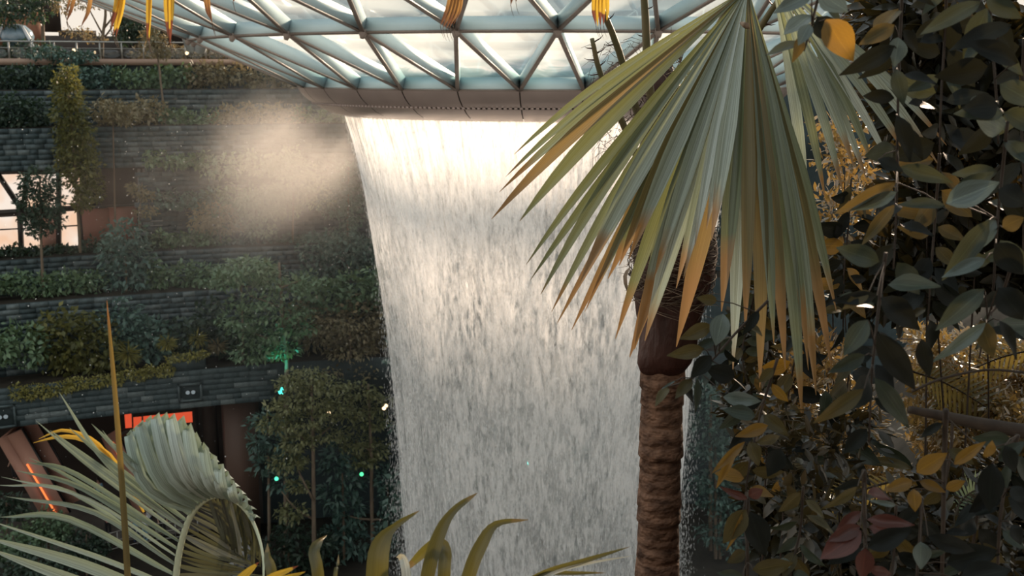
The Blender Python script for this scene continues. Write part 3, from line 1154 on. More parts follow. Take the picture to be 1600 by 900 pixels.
# ---- behind the walkway, upper left
PV = empty('brick_pavilion', hit(40, 80, 16), 'orange brown brick pavilion behind the walkway at the picture corner', 'building')
M['orange_brick'] = solid('orange_brick', (.20, .08, .045), (.28, .12, .065), .7, 2.0)
for x0, x1, y0, y1, nm in ((-40, 22, 28, 84, 'wall'), (22, 66, 26, 84, 'wall'), (-45, 70, 20, 29, 'cornice')):
    opening_rect(nm, x0, x1, y0, y1, 17, M['orange_brick'], PV, .8)
GD = empty('glass_pod', hit(27, 72, 13.8), 'rounded blue grey glass pod with a pale rim on the walkway', 'pod')
c = hit(27, 58, 14)
mb = MB()
mb.lathe([(.02, .75), (.5, .68), (.85, .35), (.95, 0), (.8, -.4), (.4, -.65), (.02, -.7)], c, 20)
mb.build('shell', solid('blue_glass', (.10, .16, .20), (.16, .23, .28), .15, spec=.8), GD, smooth=True)
for t in (-.5, .5):
    MB().tube([c+Vector((1.5*t*k*.9+ t*1.1, -.55, .7-k*1.4+ .0)) for k in (0, .25, .5, .75, 1)], [.05, .09, .11, .09, .05], 8).build('rim', M['white_col'], GD, smooth=True)
BB = empty('far_building', hit(70, 78, 30), 'pale cream far building seen between the trees at upper left', 'building')
M['palewall'] = solid('pale_wall', (.70, .60, .48), (.80, .70, .58), .6, .4)
for x0, x1, y0, y1 in ((70, 90, -30, 50), (92, 150, 48, 58), (180, 215, -30, 60), (-60, 70, -40, 30), (215, 330, -30, 70)):
    opening_rect('wall', x0, x1, y0, y1, 26, M['interior'], BB, .4)
opening_rect('wall', -60, 200, 57, 108, 26, M['interior'], BB, .4)  # this and the next wall: dark backdrop added to cover bright sky
opening_rect('wall', 200, 480, 50, 108, 26.5, M['interior'], BB, .4)
BB['label'] = 'dark far building blocks framing the pale sky at upper left'
# ------------------------------------------------------------------ plants of the terraces
G = {  # haze put into mid, brown and pale: leaves lifted and greyed
    'olive': leaf_mat('leaf_olive', [(.10, .115, .055), (.18, .19, .095), (.13, .145, .07), (.25, .255, .13)], (.26, .26, .09), .3, .5),
    'climb': leaf_mat('leaf_climber', [(.045, .056, .018), (.10, .105, .032), (.065, .076, .024), (.17, .16, .045)], (.20, .19, .04), .25, .5),
    'dark': leaf_mat('leaf_dark', [(0.0188, 0.035, 0.0253), (0.0372, 0.0631, 0.0437), (0.0264, 0.0491, 0.0361), (0.0642, 0.0966, 0.0642)], (.05, .10, .03), .18, .5),
    'teal': leaf_mat('leaf_teal', [(0.0406, 0.082, 0.0717), (0.0775, 0.1415, 0.1202), (0.062, 0.114, 0.0962), (0.1309, 0.2173, 0.1812)], (.06, .12, .06), .2, .45),
    'mid': leaf_mat('leaf_mid', [(0.0674, 0.119, 0.0713), (0.1299, 0.2114, 0.118), (0.0957, 0.1628, 0.0998), (0.1976, 0.287, 0.1667)], (.14, .18, .04), .25, .5),
    'yellow': leaf_mat('leaf_yellow', [(0.1234, 0.1329, 0.044), (0.2452, 0.2358, 0.0713), (0.1842, 0.1842, 0.0557), (0.3461, 0.3083, 0.091)], (.30, .26, .05), .3, .5),
    'brown': leaf_mat('leaf_brown', [(0.1348, 0.1246, 0.0797), (0.2421, 0.2054, 0.1238), (0.1831, 0.1688, 0.0994), (0.3392, 0.2882, 0.176)], (.26, .18, .07), .3, .55),
    'pale': leaf_mat('leaf_pale', [(0.1397, 0.2051, 0.1444), (0.2303, 0.3219, 0.2265), (0.185, 0.2686, 0.1799), (0.3391, 0.4397, 0.2986)], (.20, .22, .08), .3, .5),
}


def px_r(off_pt):
    return off_pt.y/FPX


def hedge(label, off, px0, px1, y0, y1, mat, dens=1.0, size=.26, name='hedge', depth=.8, tilt=0.0, group='hedges on the terrace ledges'):
    """leafy strip between two pixel columns on a ledge; tilt = rise in pixels from px0 to px1"""
    blobs = []
    hpx = (y1-y0)
    step = max(hpx*.5, 12)
    x = px0+step*.4
    while x < px1:
        f = (x-px0)/max(px1-px0, 1)
        ym = (y0+y1)/2 - tilt*f + rnd.uniform(-.12, .12)*hpx
        c = hit(x, ym, off)
        k = c.y/FPX
        rx, rz = step*.8*k*rnd.uniform(.8, 1.25), hpx*.5*k*rnd.uniform(.75, 1.15)
        n = int(dens*150*rx*rz/(size*size)*.16)+30
        blobs.append((c, (rx, depth*rnd.uniform(.7, 1.1), rz), n))
        x += step*rnd.uniform(.7, 1.1)
    V, Fc = blob_leaves(blobs, size, .55, shell=.35, outward=.5, droop=.25)
    return tag(put(name, V, Fc, mat), label, 'hedge' if name == 'hedge' else 'shrub', group)


HG = [
    ('dark clipped hedge below the walkway at the picture edge', 10.2, -40, 85, 103, 142, 'dark', 0),
    ('grey green hedge below the walkway beside the climber covered tree', 10.2, 105, 185, 102, 144, 'teal', 0),
    ('olive hedge below the walkway under the hanging yellow tips', 10.2, 180, 300, 103, 141, 'mid', 0),
    ('brownish sunlit hedge below the walkway near the glass roof', 10.2, 295, 400, 100, 140, 'brown', 0),
    ('hazy hedge on the top ledge in the mist beside the roof lip', 10.2, 395, 560, 112, 150, 'brown', 0),
    ('brown green shrub row on the high ledge right of the climber covered tree', 7.9, 150, 245, 155, 200, 'brown', 0),
    ('dark shrub row on the high ledge right of the slender tall trunk', 7.9, 250, 340, 168, 205, 'mid', 0),
    ('mist veiled shrub row on the high ledge', 7.9, 335, 470, 158, 210, 'brown', 0),
    ('dark shrub row on the high ledge at the picture edge', 7.9, -40, 80, 150, 205, 'dark', 0),
    ('shrub row trailing over the stone beside the end of the lit storey', 6.7, 228, 330, 238, 262, 'mid', 0),
    ('shrub row on the bare stone wall in the hazy light', 6.7, 320, 460, 235, 275, 'pale', 4),
    ('dark shrub strip on the stone wall, level with the rose balcony', 6.7, 245, 335, 300, 332, 'teal', 4),
    ('low dark strip of plants below the lit windows', 6.2, -40, 135, 386, 402, 'dark', 3),
    ('low planting strip below the rose balcony', 6.2, 135, 250, 372, 398, 'dark', 3),
    ('shrub strip on the wall under the metal framed opening', 6.2, 245, 350, 362, 398, 'mid', 5),
    ('long hazy shrub strip behind the layered tree', 6.2, 340, 580, 372, 410, 'teal', 8),
    ('yellow topped hedge on the middle ledge at the picture edge', 3.7, -40, 75, 425, 466, 'mid', 3),
    ('green hedge on the middle ledge between two slim trunks', 3.7, 70, 165, 424, 464, 'mid', 4),
    ('hedge on the middle ledge right of the large leaved shrub', 3.7, 232, 345, 408, 458, 'mid', 4),
    ('hedge on the middle ledge behind the layered tree', 3.7, 340, 580, 420, 462, 'teal', 8),
    ('lush broad leaved hedge over the stone wall at the picture edge', 1.2, -40, 85, 492, 606, 'mid', 4),
    ('lush yellow green hedge beside the tall spear leaf', 1.2, 75, 172, 484, 600, 'climb', 4),
    ('lush hedge of rounded leaves right of the tall spear leaf', 1.2, 172, 282, 476, 578, 'teal', 4),
    ('dark hedge with yellow tufts above the parapet block', 1.2, 272, 345, 470, 560, 'dark', 4),
    ('dark hedge behind the teal spotlight', 1.2, 335, 470, 500, 572, 'dark', 6),
    ('hazy hedge on the lower ledge beside the waterfall', 1.2, 460, 620, 470, 560, 'brown', 8),
    ('dim leafy strip high on the wall right beside the waterfall top', 7.9, 465, 580, 165, 220, 'mid', 0),
    ('grey green leafy strip on the hazy wall right beside the waterfall', 6.7, 455, 600, 255, 330, 'teal', 4),
    ('olive leafy strip on the hazy wall below the peach mist', 6.7, 330, 470, 290, 345, 'mid', 4),
    ('dark leafy strip beside the waterfall, level with the middle ledge', 3.7, 480, 620, 360, 425, 'teal', 6),
    ('dense leafy strip beside the waterfall, above the amber tinged tree', 1.4, 470, 620, 425, 500, 'mid', 6),
]
for lb, off, a, b, y0, y1, mt, tilt in HG:
    hedge(lb, off, a, b, y0, y1, G[mt], 1.0, .27 if off > 2 else .34, tilt=tilt)
# trailing ground cover along the top edge of the lower wall
for a, b, y0, y1, lb in ((20, 110, 602, 628, 'bright trailing creeper on the stone wall edge, below the lush hedge'), (105, 190, 590, 612, 'bright trailing creeper on the wall edge beside the spear leaf'),
                         (188, 270, 576, 598, 'bright trailing creeper on the wall edge next to the parapet block'), (262, 325, 556, 568, 'thin creeper on top of the parapet block')):
    hedge(lb, -.05, a, b, y0, y1, G['yellow'], .8, .16, 'creeper', .25, 10, 'creepers along the stone wall edge')
# tufts
for x, y, r, mt, lb in ((200, 552, 22, 'yellow', 'straw yellow grassy tuft hanging in the hedge beside the spear leaf'), (262, 535, 16, 'yellow', 'straw yellow tuft left of the parapet block'),
                        (308, 528, 15, 'yellow', 'straw yellow tuft above the parapet block'), (340, 540, 16, 'brown', 'brownish tuft right of the parapet block')):
    c = hit(x, y, .6)
    k = c.y/FPX
    n = 160
    d = unit(rng.normal(size=(n, 3))*[1, .6, .7]+[0, -.4, -.1])
    V, Fc = leaf_arrays(np.array(c)+d*.1, d+np.array([0, 0, -.25]), rng.normal(size=(n, 3))+[0, 0, 1], np.full(n, r*k)*(.6+.6*rng.random(n)), np.full(n, .09))
    tag(put('grass_tuft', V, Fc, G[mt]), lb, 'plant', 'tufts in the lush hedge')


def tree(label, off, trunk, rad, blobs, mat, size=.28, dens=1.0, branches=(), name='tree', cat='tree', flat=.3, droop=.3, ratio=.5, depth=.8, group='trees on the terraces', tpl=T_LEAF):
    tp = [hit(x, y, off) for x, y in trunk]
    e = empty(name, tp[-1], label, cat, group)
    path = smooth_path(tp, max(4, len(tp)*3))
    MB().tube(path, [rad*(.45+.55*i/(len(path)-1)) for i in range(len(path))], 8).build('trunk', M['bark_far'], e, smooth=True)
    for br in branches:
        q = smooth_path([hit(x, y, off+rnd.uniform(-.15, .15)) for x, y in br], 6)
        MB().tube(q, [rad*.5*(1-.6*i/5) for i in range(6)], 6).build('branch', M['bark_far'], e, smooth=True)
    bl = []
    for (x, y, rx, ry) in blobs:
        c = hit(x, y, off + rnd.uniform(-.3, .3))
        k = c.y/FPX
        n = int(dens*rx*ry*k*k/(size*size)*46)+40
        bl.append((c, (rx*k*1.12, max(rx*k*depth, .25), ry*k*1.2), n))
    V, Fc = blob_leaves(bl, size, ratio, tpl=tpl, flat=flat, droop=droop, shell=.3)
    tag(put('crown', V, Fc, mat, e), kind='stuff')
    return e


tree('tall climber covered tree, yellow green, rising past the lit windows', 5.8, [(104, 112), (112, 200), (120, 300), (128, 440), (131, 462)], .11,
     [(104, 122, 20, 18), (107, 148, 26, 20), (108, 178, 27, 18), (116, 205, 31, 20), (118, 232, 33, 18), (122, 258, 34, 18), (130, 282, 30, 16), (140, 300, 24, 14), (128, 318, 16, 10)], G['climb'], .24, 1.0, name='climber_tree')
tree('dark small leaved tree in front of the lit windows', 3.7, [(62, 275), (64, 370), (68, 462)], .09,
     [(62, 285, 32, 22), (50, 312, 26, 16), (78, 318, 24, 20), (50, 340, 22, 12), (72, 345, 30, 14), (60, 360, 20, 10)], G['dark'], .22, .9,
     [[(63, 350), (48, 325)], [(63, 340), (80, 310)]])
tree('bushy large leaved shrub with glossy hand shaped leaves below the rose balcony', 3.6, [(195, 380), (197, 430), (197, 466)], .09,
     [(195, 368, 34, 22), (175, 398, 26, 22), (215, 402, 26, 24), (190, 430, 36, 22), (228, 430, 16, 20)], G['teal'], .36, .8, name='umbrella_shrub', cat='shrub', ratio=.42)
tree('thin young tree with brownish leaves in front of the dark opening', 6.6, [(176, 160), (178, 260), (180, 345), (181, 388)], .07,
     [(178, 172, 22, 14), (195, 182, 22, 12)], G['brown'], .2, .7)
tree('sparse young tree beside the metal framed opening', 6.0, [(222, 285), (219, 330), (217, 392)], .05,
     [(215, 298, 14, 8), (226, 306, 14, 8), (228, 330, 18, 8), (205, 292, 8, 6)], G['brown'], .18, .6)
tree('tall bare slender trunk rising to the walkway hedge', 8.2, [(245, 72), (249, 110), (256, 170), (262, 228)], .085,
     [(240, 60, 20, 16), (252, 80, 16, 10)], G['brown'], .22, .8)
tree('hazy slim tree in the light beam left of the layered tree', 6.0, [(343, 330), (345, 380), (345, 432)], .085,
     [(335, 335, 36, 18), (352, 352, 30, 12), (318, 350, 22, 10)], G['brown'], .24, .7)
tree('yellow green tree catching the light beside the mist', 6.0, [(398, 300), (402, 350), (404, 415)], .09,
     [(392, 312, 26, 14), (412, 330, 30, 12), (385, 345, 22, 10), (430, 300, 26, 12), (405, 360, 26, 8)], G['pale'], .24, .8)
tree('slim tree with a pale trunk in the haze next to the waterfall', 6.0, [(455, 250), (458, 310), (457, 380), (456, 410)], .085,
     [(452, 262, 38, 16), (480, 285, 30, 14), (500, 310, 26, 16), (462, 300, 26, 10)], G['pale'], .24, .7)
tree('shadowy tree right beside the upper edge of the waterfall', 5.0, [(545, 260), (543, 380), (544, 470)], .09,
     [(535, 280, 20, 30), (520, 320, 24, 20), (548, 340, 18, 30), (530, 380, 26, 24), (552, 420, 18, 30)], G['teal'], .24, .7)
tree('large layered tree with flat leafy tiers above the teal spotlight', -1.4, [(436, 410), (442, 500), (448, 560), (447, 640), (447, 960)], .15,
     [(380, 418, 40, 14), (352, 438, 26, 12), (412, 428, 24, 12), (445, 452, 48, 9), (470, 440, 34, 8), (400, 470, 50, 10), (445, 490, 44, 12), (372, 500, 34, 14), (415, 520, 54, 14), (465, 512, 30, 10), (395, 550, 40, 14), (440, 548, 30, 12)],
     G['mid'], .28, .8, [[(440, 480), (390, 462)], [(442, 500), (480, 490)], [(446, 540), (395, 520)], [(438, 450), (470, 438)]], flat=.7, depth=.9)
tree('pale rosette leaved shrub in front of the layered tree', .6, [(375, 420), (378, 470), (380, 565)], .07,
     [(365, 415, 22, 10), (392, 410, 22, 9), (350, 432, 18, 10), (415, 418, 16, 9), (380, 436, 26, 10), (405, 440, 20, 8)], G['pale'], .36, .55, name='umbrella_shrub', cat='shrub', ratio=.4)
tree('amber tinged feathery tree beside the middle of the waterfall', .6, [(545, 500), (548, 560), (550, 640)], .1,
     [(520, 508, 40, 12), (555, 520, 36, 14), (500, 526, 30, 10), (545, 548, 44, 14), (520, 575, 36, 12), (570, 580, 26, 18), (575, 540, 20, 14)], G['brown'], .24, .8, flat=.6)
tree('tall yellow green tree on a straight pale trunk left of the waterfall', -4.5, [(486, 590), (489, 680), (490, 780), (491, 870), (491, 985)], .15,
     [(480, 588, 40, 11), (510, 602, 34, 9), (455, 600, 28, 10), (490, 622, 48, 12), (450, 632, 34, 12), (520, 640, 30, 12), (475, 655, 50, 12), (430, 662, 30, 12), (505, 678, 40, 11), (465, 690, 36, 12), (450, 722, 34, 12), (466, 760, 20, 8), (455, 800, 26, 14)],
     G['olive'], .25, .8, [[(490, 782), (472, 748), (464, 728)], [(491, 812), (462, 795), (440, 768)], [(488, 700), (465, 678)], [(489, 690), (515, 668)]], flat=.65, depth=.9)
tree('tall tree with a knotty trunk right beside the lower waterfall', -3.5, [(575, 600), (580, 700), (581, 790), (583, 860), (583, 975)], .15,
     [(560, 612, 34, 12), (590, 630, 24, 14), (548, 645, 36, 10), (580, 660, 34, 10), (556, 690, 34, 14), (590, 700, 22, 12), (570, 720, 28, 10)],
     G['olive'], .25, .8, [[(582, 812), (560, 810), (545, 806)], [(582, 812), (604, 811)], [(580, 705), (556, 690)]], flat=.65)
tree('dark hand leaved shrub tree beside the brown pillar', -3.0, [(418, 650), (420, 730), (421, 900)], .1,
     [(415, 660, 28, 18), (402, 690, 18, 16), (430, 692, 24, 18), (418, 726, 28, 16), (450, 712, 20, 16), (440, 752, 22, 14)], G['teal'], .38, .7, name='umbrella_shrub', cat='shrub', ratio=.4)
tree('dark broad undergrowth shrub between the two tall trunks', -3.2, [(535, 740), (537, 820), (538, 985)], .1,
     [(525, 720, 26, 26), (548, 752, 26, 26), (520, 775, 26, 24), (545, 800, 30, 24), (530, 838, 36, 26), (560, 850, 26, 24), (515, 880, 30, 20)], G['teal'], .40, .6, name='umbrella_shrub', cat='shrub', ratio=.42)
tree('dark broad undergrowth shrub at the foot of the straight trunk', -4.0, [(450, 850), (452, 900), (452, 985)], .1,
     [(455, 830, 30, 18), (435, 860, 26, 20), (470, 868, 28, 24), (500, 850, 20, 24), (450, 895, 40, 18)], G['dark'], .36, .7, name='umbrella_shrub', cat='shrub', ratio=.42)
tree('dim shrub tree at the foot of the waterfall edge', -3.6, [(606, 760), (606, 850), (607, 975)], .08,
     [(600, 750, 16, 24), (612, 790, 16, 22), (602, 830, 18, 26), (612, 870, 20, 24)], G['teal'], .34, .6, name='umbrella_shrub', cat='shrub')
for x, y, rx, ry, mt, off, lb in ((20, 850, 40, 26, 'mid', -1, 'green bush at the bottom picture corner behind the long silvery leaflets'), (75, 822, 36, 26, 'mid', .5, 'green bush in front of the escalator foot'),
                                  (135, 850, 34, 30, 'dark', -.5, 'dark bush left of the spear leaf, below the visitors'), (60, 885, 60, 26, 'dark', -2.5, 'dark bush along the bottom edge, behind the silvery leaflets'), (10, 790, 30, 20, 'dark', 1.0, 'dark bush against the escalator at the picture edge')):
    tree(lb, off, [(x, y-ry*.5), (x, y), (x+1, y+ry), (x+1, y+ry+40)], .07, [(x, y, rx, ry), (x-rx*.5, y+ry*.4, rx*.6, ry*.6), (x+rx*.5, y+ry*.3, rx*.6, ry*.7)], G[mt], .26, .8, name='bush', cat='bush', group='bushes in front of the ground floor')
# trees above the walkway
tree('dark spreading tree over the brick pavilion at the picture corner', 13.4, [(66, 10), (67, 50), (68, 92)], .16,
     [(20, 8, 40, 14), (50, 22, 26, 12), (5, 30, 24, 12), (60, -8, 30, 14), (40, 75, 50, 10), (10, 92, 30, 10)], G['dark'], .26, .9)
tree('forked tree with a sparse crown against the pale sky', 13.2, [(160, -20), (165, 20), (160, 60), (159, 92)], .13,
     [(135, 4, 24, 10), (165, -4, 26, 10), (100, 10, 18, 12), (120, 50, 22, 7), (150, 60, 18, 5), (190, 8, 18, 12)], G['brown'], .2, .4,
     [[(161, 55), (145, 25), (132, 0)], [(162, 45), (182, 18), (188, -5)], [(160, 62), (175, 40), (170, 10)], [(159, 70), (120, 55), (108, 40)]])
tree('dense dark round bush behind the hanging yellow tips', 13.0, [(215, 30), (215, 70), (215, 92)], .1,
     [(210, 34, 26, 24), (195, 52, 18, 16), (230, 55, 18, 18), (222, 15, 20, 14)], G['dark'], .24, 1.0, name='bush', cat='bush')
tree('low bush row behind the walkway rail below the white columns', 13.0, [(345, 78), (345, 92)], .06,
     [(330, 80, 24, 11), (365, 84, 28, 13), (300, 82, 22, 10), (262, 82, 24, 11), (400, 88, 24, 12), (225, 84, 22, 9)], G['brown'], .22, .9, name='bush', cat='bush')
tree('low feathery bush on the walkway edge left of the climber covered tree', 11.2, [(80, 76), (80, 96)], .06,
     [(70, 82, 30, 9), (105, 92, 22, 9), (130, 88, 20, 7)], G['teal'], .22, .9, name='bush', cat='bush')
# right of and behind the fall
for x, y, lb in ((1110, 640, 'misty tree high to the right of the ringed trunk'), (1118, 730, 'misty tree halfway down, right of the ringed trunk'), (1125, 810, 'misty tree low to the right of the ringed trunk')):
    tree(lb, -4.5, [(x, y-40), (x, y+30), (x, y+220)], .12, [(x-10, y-30, 34, 14), (x+20, y-5, 36, 16), (x-5, y+22, 36, 16), (x+30, y+40, 36, 18)], G['teal'], .28, .7, flat=.6)
for x, mt, lb in ((690, 'teal', 'dim tree seen through the left half of the waterfall'), (830, 'mid', 'dim tree seen through the middle of the waterfall'), (960, 'teal', 'dim tree seen through the waterfall next to the palm trunk')):
    tree(lb, -4.5, [(x, 480), (x, 650), (x, 920)], .15, [(x, 480, 60, 40), (x-30, 560, 55, 40), (x+35, 590, 55, 40), (x, 660, 70, 50), (x-20, 780, 70, 60), (x+30, 860, 60, 50)], G[mt], .45, .5, ratio=.6)

# ------------------------------------------------------------------ visitors
M['skin'] = solid('skin', (.42, .26, .19), (.48, .30, .22), .5)
M['hair'] = solid('black_hair', (.012, .010, .009), (.02, .016, .014), .5)


def skin_mesh(name, verts, edges, radii, mat, parent, loc, rz, lvl=1):
    me = bpy.data.meshes.new(name)
    me.from_pydata(verts, edges, [])
    me.materials.append(mat)
    o = bpy.data.objects.new(name, me)
    COL.objects.link(o)
    o.parent = parent
    o.matrix_local = Matrix.Translation(loc-base_of(parent)) @ Matrix.Rotation(rz, 4, 'Z')
    o.modifiers.new('skin', 'SKIN')
    sv = me.skin_vertices[0].data if me.skin_vertices else None
    if sv is None:
        me.skin_vertices.new() if hasattr(me.skin_vertices, 'new') else None
        sv = me.skin_vertices[0].data
    for i, r in enumerate(radii):
        rr_ = r if isinstance(r, tuple) else (r, r)
        sv[i].radius = rr_
    sv[0].use_root = True
    s = o.modifiers.new('sub', 'SUBSURF')
    s.levels = s.render_levels = lvl
    for p in me.polygons: p.use_smooth = True
    return o


def person(loc, rz, label, top, legs, hand_up=True, bag=None):
    e = empty('person', loc, label, 'person', 'visitors behind the floor railing')
    # pelvis root, spine, head, legs, arms, fingers: one skin
    V = [(0, 0, .95), (0, 0, 1.18), (0, 0, 1.40), (0, -.01, 1.50), (0, -.02, 1.60), (0, -.02, 1.72)]
    E = [(0, 1), (1, 2), (2, 3), (3, 4), (4, 5)]
    Rr = [(.15, .11), (.14, .10), (.15, .10), .05, (.085, .095), (.06, .075)]
    TV, TE, TRr = [(0, 0, 1.08), (0, 0, 1.25), (0, 0, 1.42), (0, 0, .84)], [(0, 1), (1, 2), (0, 3)], [(.175, .135), (.17, .13), (.165, .12), (.19, .15)]
    LV, LE, LR = [(0, 0, .94), (0, 0, 1.06)], [(0, 1)], [(.17, .135), (.16, .125)]
    for s in (-1, 1):
        i = len(V)
        V += [(s*.09, 0, .88), (s*.10, -.02, .50), (s*.10, .02, .09), (s*.11, -.13, .04)]
        E += [(0, i), (i, i+1), (i+1, i+2), (i+2, i+3)]
        Rr += [.085, .058, .04, .04]
        j = len(LV)
        LV += [(s*.09, 0, .86), (s*.10, -.02, .50), (s*.10, .02, .12)]
        LE += [(0, j), (j, j+1), (j+1, j+2)]
        LR += [.105, .078, .066]
        i = len(V)
        if hand_up:
            el, ha = (s*.25, -.12, 1.12), (s*.10, -.30, 1.36)
        else:
            el, ha = (s*.25, .03, 1.12), (s*.24, -.10, .90)
        V += [(s*.18, 0, 1.40), el, ha]
        E += [(2, i), (i, i+1), (i+1, i+2)]
        Rr += [.055, .042, .028]
        hd = (Vector(ha)-Vector(el)).normalized()
        side = Vector((s, 0, 0))
        for f, (a, ln) in enumerate(((-.028, .075), (-.010, .09), (.008, .085), (.026, .065))):
            k = len(V)
            b = Vector(ha)+hd*.05+side*a
            V += [tuple(b), tuple(b+hd*ln*.6+Vector((0, -.01, 0))), tuple(b+hd*ln+Vector((0, -.025, -.005)))]
            E += [(i+2, k), (k, k+1), (k+1, k+2)]
            Rr += [.011, .009, .007]
        k = len(V)
        b = Vector(ha)-side*.03
        V += [tuple(b+hd*.02), tuple(b+hd*.06-side*.02)]
        E += [(i+2, k), (k, k+1)]
        Rr += [.011, .009]
        j = len(TV)
        TV += [(s*.185, 0, 1.40), tuple(Vector((s*.185, 0, 1.40)).lerp(Vector(el), .75))]
        TE += [(2, j), (j, j+1)]
        TRr += [.078, .068]
    skin_mesh('body', V, E, Rr, M['skin'], e, loc, rz, 1)
    skin_mesh('shirt', TV, TE, TRr, top, e, loc, rz, 1)
    skin_mesh('trousers', LV, LE, LR, legs, e, loc, rz, 1)
    rot = Matrix.Rotation(rz, 3, 'Z')
    for s in (-1, 1):
        MB().tube([rot @ Vector((s*.105, y_, z_)) + loc for y_, z_ in ((.085, .06), (.05, .055), (-.06, .05), (-.14, .042), (-.185, .035))], [.03, .06, .06, .055, .03], 10).build('shoe', legs, e, smooth=True)
    hb = MB()
    hb.lathe([(.01, .135), (.07, .118), (.103, .05), (.105, -.03), (.09, -.09)], (0, 0, 0), 14)
    Vh = [rot @ Vector((v[0], v[1]+.025, v[2]+1.665)) + loc for v in np.concatenate(hb.V)]
    put('hair', [tuple(v) for v in Vh], [np.array(f) for f in hb.F.values()], M['hair'], e, smooth=True)
    fc = MB()                                        # face: eyes, nose, mouth
    for x, y, z, a in ((-.032, -.108, 1.655, .012), (.032, -.108, 1.655, .012), (0, -.118, 1.625, .014), (0, -.108, 1.588, .022)):
        fc.box(rot @ Vector((x, y, z)) + loc, rot @ Vector((a, 0, 0)), rot @ Vector((0, .008, 0)), Vector((0, 0, .006 if z != 1.625 else .02)))
    fc.build('face', M['hair'], e)
    return e


cl = {k: solid('cloth_'+k, c, None, .8) for k, c in dict(white=(.75, .76, .76), blue=(.22, .38, .50), navy=(.03, .05, .09), black=(.02, .02, .022), grey=(.25, .25, .25), rose=(.45, .18, .16)).items()}
PEOPLE = [(234, 832, 0, 'white', 'navy', True, 'person in a white top with dark hair, higher up behind the silvery fan'),
          (214, 845, .3, 'blue', 'navy', True, 'person in a pale blue top raising both hands at the railing'),
          (228, 843, -.3, 'white', 'blue', False, 'person in a white top and blue trousers at the railing beside the pale blue top'),
          (255, 836, .5, 'grey', 'black', False, 'person in a grey top at the railing, half hidden by the silvery leaflets'),
          (156, 790, .2, 'blue', 'black', False, 'person in a blue top on the floor behind the spear leaf'),
          (170, 838, .2, 'rose', 'black', True, 'person in a rose top left of the spear leaf')]
for x, y, rz, a, b, up_, lb in PEOPLE:
    person(ground(x, y), rz, lb, cl[a], cl[b], up_)
e2 = ground(22, 770)
# someone riding the escalator at the left edge
person(hit(22, 735, 4.6)-Vector((0, 0, .55)), -.5, 'person in dark clothes standing on the escalator at the picture edge', cl['black'], cl['black'], False)
# ------------------------------------------------------------------ planting bed around the viewpoint
m = MB()
m.lathe([(.6, -3.9), (6.3, -3.9), (6.35, -3.55), (6.15, -3.55), (6.1, -3.62), (.6, -3.62)], (0, 0, ZC), 40, math.radians(20), math.radians(160))
tag(m.build('ground_planter', M['soil']), kind='structure')
PZ = ZC-3.62
# sloping bank on the right
nb = 26
V, Fq = [], []
for i in range(nb):
    for j in range(nb):
        y = 3.5+14*j/(nb-1)
        x = 1.3+.26*y+12*i/(nb-1)
        z = PZ - .3 + 2.4*(1-math.exp(-max(0, x-1.5-.26*y)*.9)) - .10*(y-5) + .12*math.sin(2.1*x+1.3*y)
        V.append((x, y, z))
for i in range(nb-1):
    for j in range(nb-1):
        a = i*nb+j
        Fq.append((a, a+nb, a+nb+1, a+1))
tag(put('ground_bank', V, np.array(Fq), M['soil'], smooth=True), kind='structure')


# unseen wall added behind the viewpoint to darken the light on near leaves
tag(MB().box((0, -3.2, PZ+2.7), (22, 0, 0), (0, .3, 0), (0, 0, 3.2)).build('wall_back_shade', M['interior']), kind='structure')


def bank_z(x, y):
    return PZ - .3 + 2.4*(1-math.exp(-max(0, x-1.5-.26*y)*.9)) - .10*(y-5) + .12*math.sin(2.1*x+1.3*y)


# ------------------------------------------------------------------ fan palm
YP = 5.5
M['palm_trunk'] = solid('ringed_palm_bark', (.055, .027, .016), (.26, .14, .085), .85, 14.0, .8, stretch=(1, 1, 1.5), bscale=15)
M['boot'] = solid('dark_leaf_sheath', (.026, .010, .007), (.075, .027, .018), .5, 9.0, .8, stretch=(1, 1, .4), spec=.4)
M['fibre'] = solid('brown_fibre', (.05, .032, .022), (.13, .09, .06), .8, 30)
M['fibre_pale'] = solid('tan_fibre', (.16, .11, .075), (.30, .22, .15), .75, 30)
M['petiole'] = solid('olive_petiole', (.09, .09, .04), (.16, .12, .06), .5, 8)
pt = at(1034, 640, YP)
PALM = empty('fan_palm', (pt.x, YP, PZ), 'tall fan palm with a ringed brown trunk in front of the waterfall', 'palm')


def lathe_jit(prof, c, n, jit, squash=1.0):
    mb = MB()
    mb.lathe(prof, c, n)
    V = mb.V[0]
    V[:, 0] = c[0] + (V[:, 0]-c[0])*squash
    a = np.arctan2(V[:, 1]-c[1], V[:, 0]-c[0])
    f = 1 + jit*(np.sin(3*a+V[:, 2]*21)+.6*np.sin(7*a-V[:, 2]*13))
    V[:, 0] = c[0]+(V[:, 0]-c[0])*f
    V[:, 1] = c[1]+(V[:, 1]-c[1])*f
    mb.V[0] = V
    return mb


zr = at(1034, 585, YP).z
prof = []
z = PZ-.15
rad0 = 33.5/FPX*YP*1.02
k = 0
while z < zr+.06:                                 # rings left by old leaves
    hgt = rnd.uniform(.06, .125)
    r = rad0*(1+.03*math.sin(k*1.7)) + .004*rnd.random()
    prof += [(r*.965, z), (r*1.03, z+hgt*.10), (r*1.015, z+hgt*.5), (r*.98, z+hgt*.94)]
    z += hgt
    k += 1
prof.append((.001, z))
lathe_jit(prof, (pt.x, YP, 0), 40, .008).build('trunk', M['palm_trunk'], PALM, smooth=True)
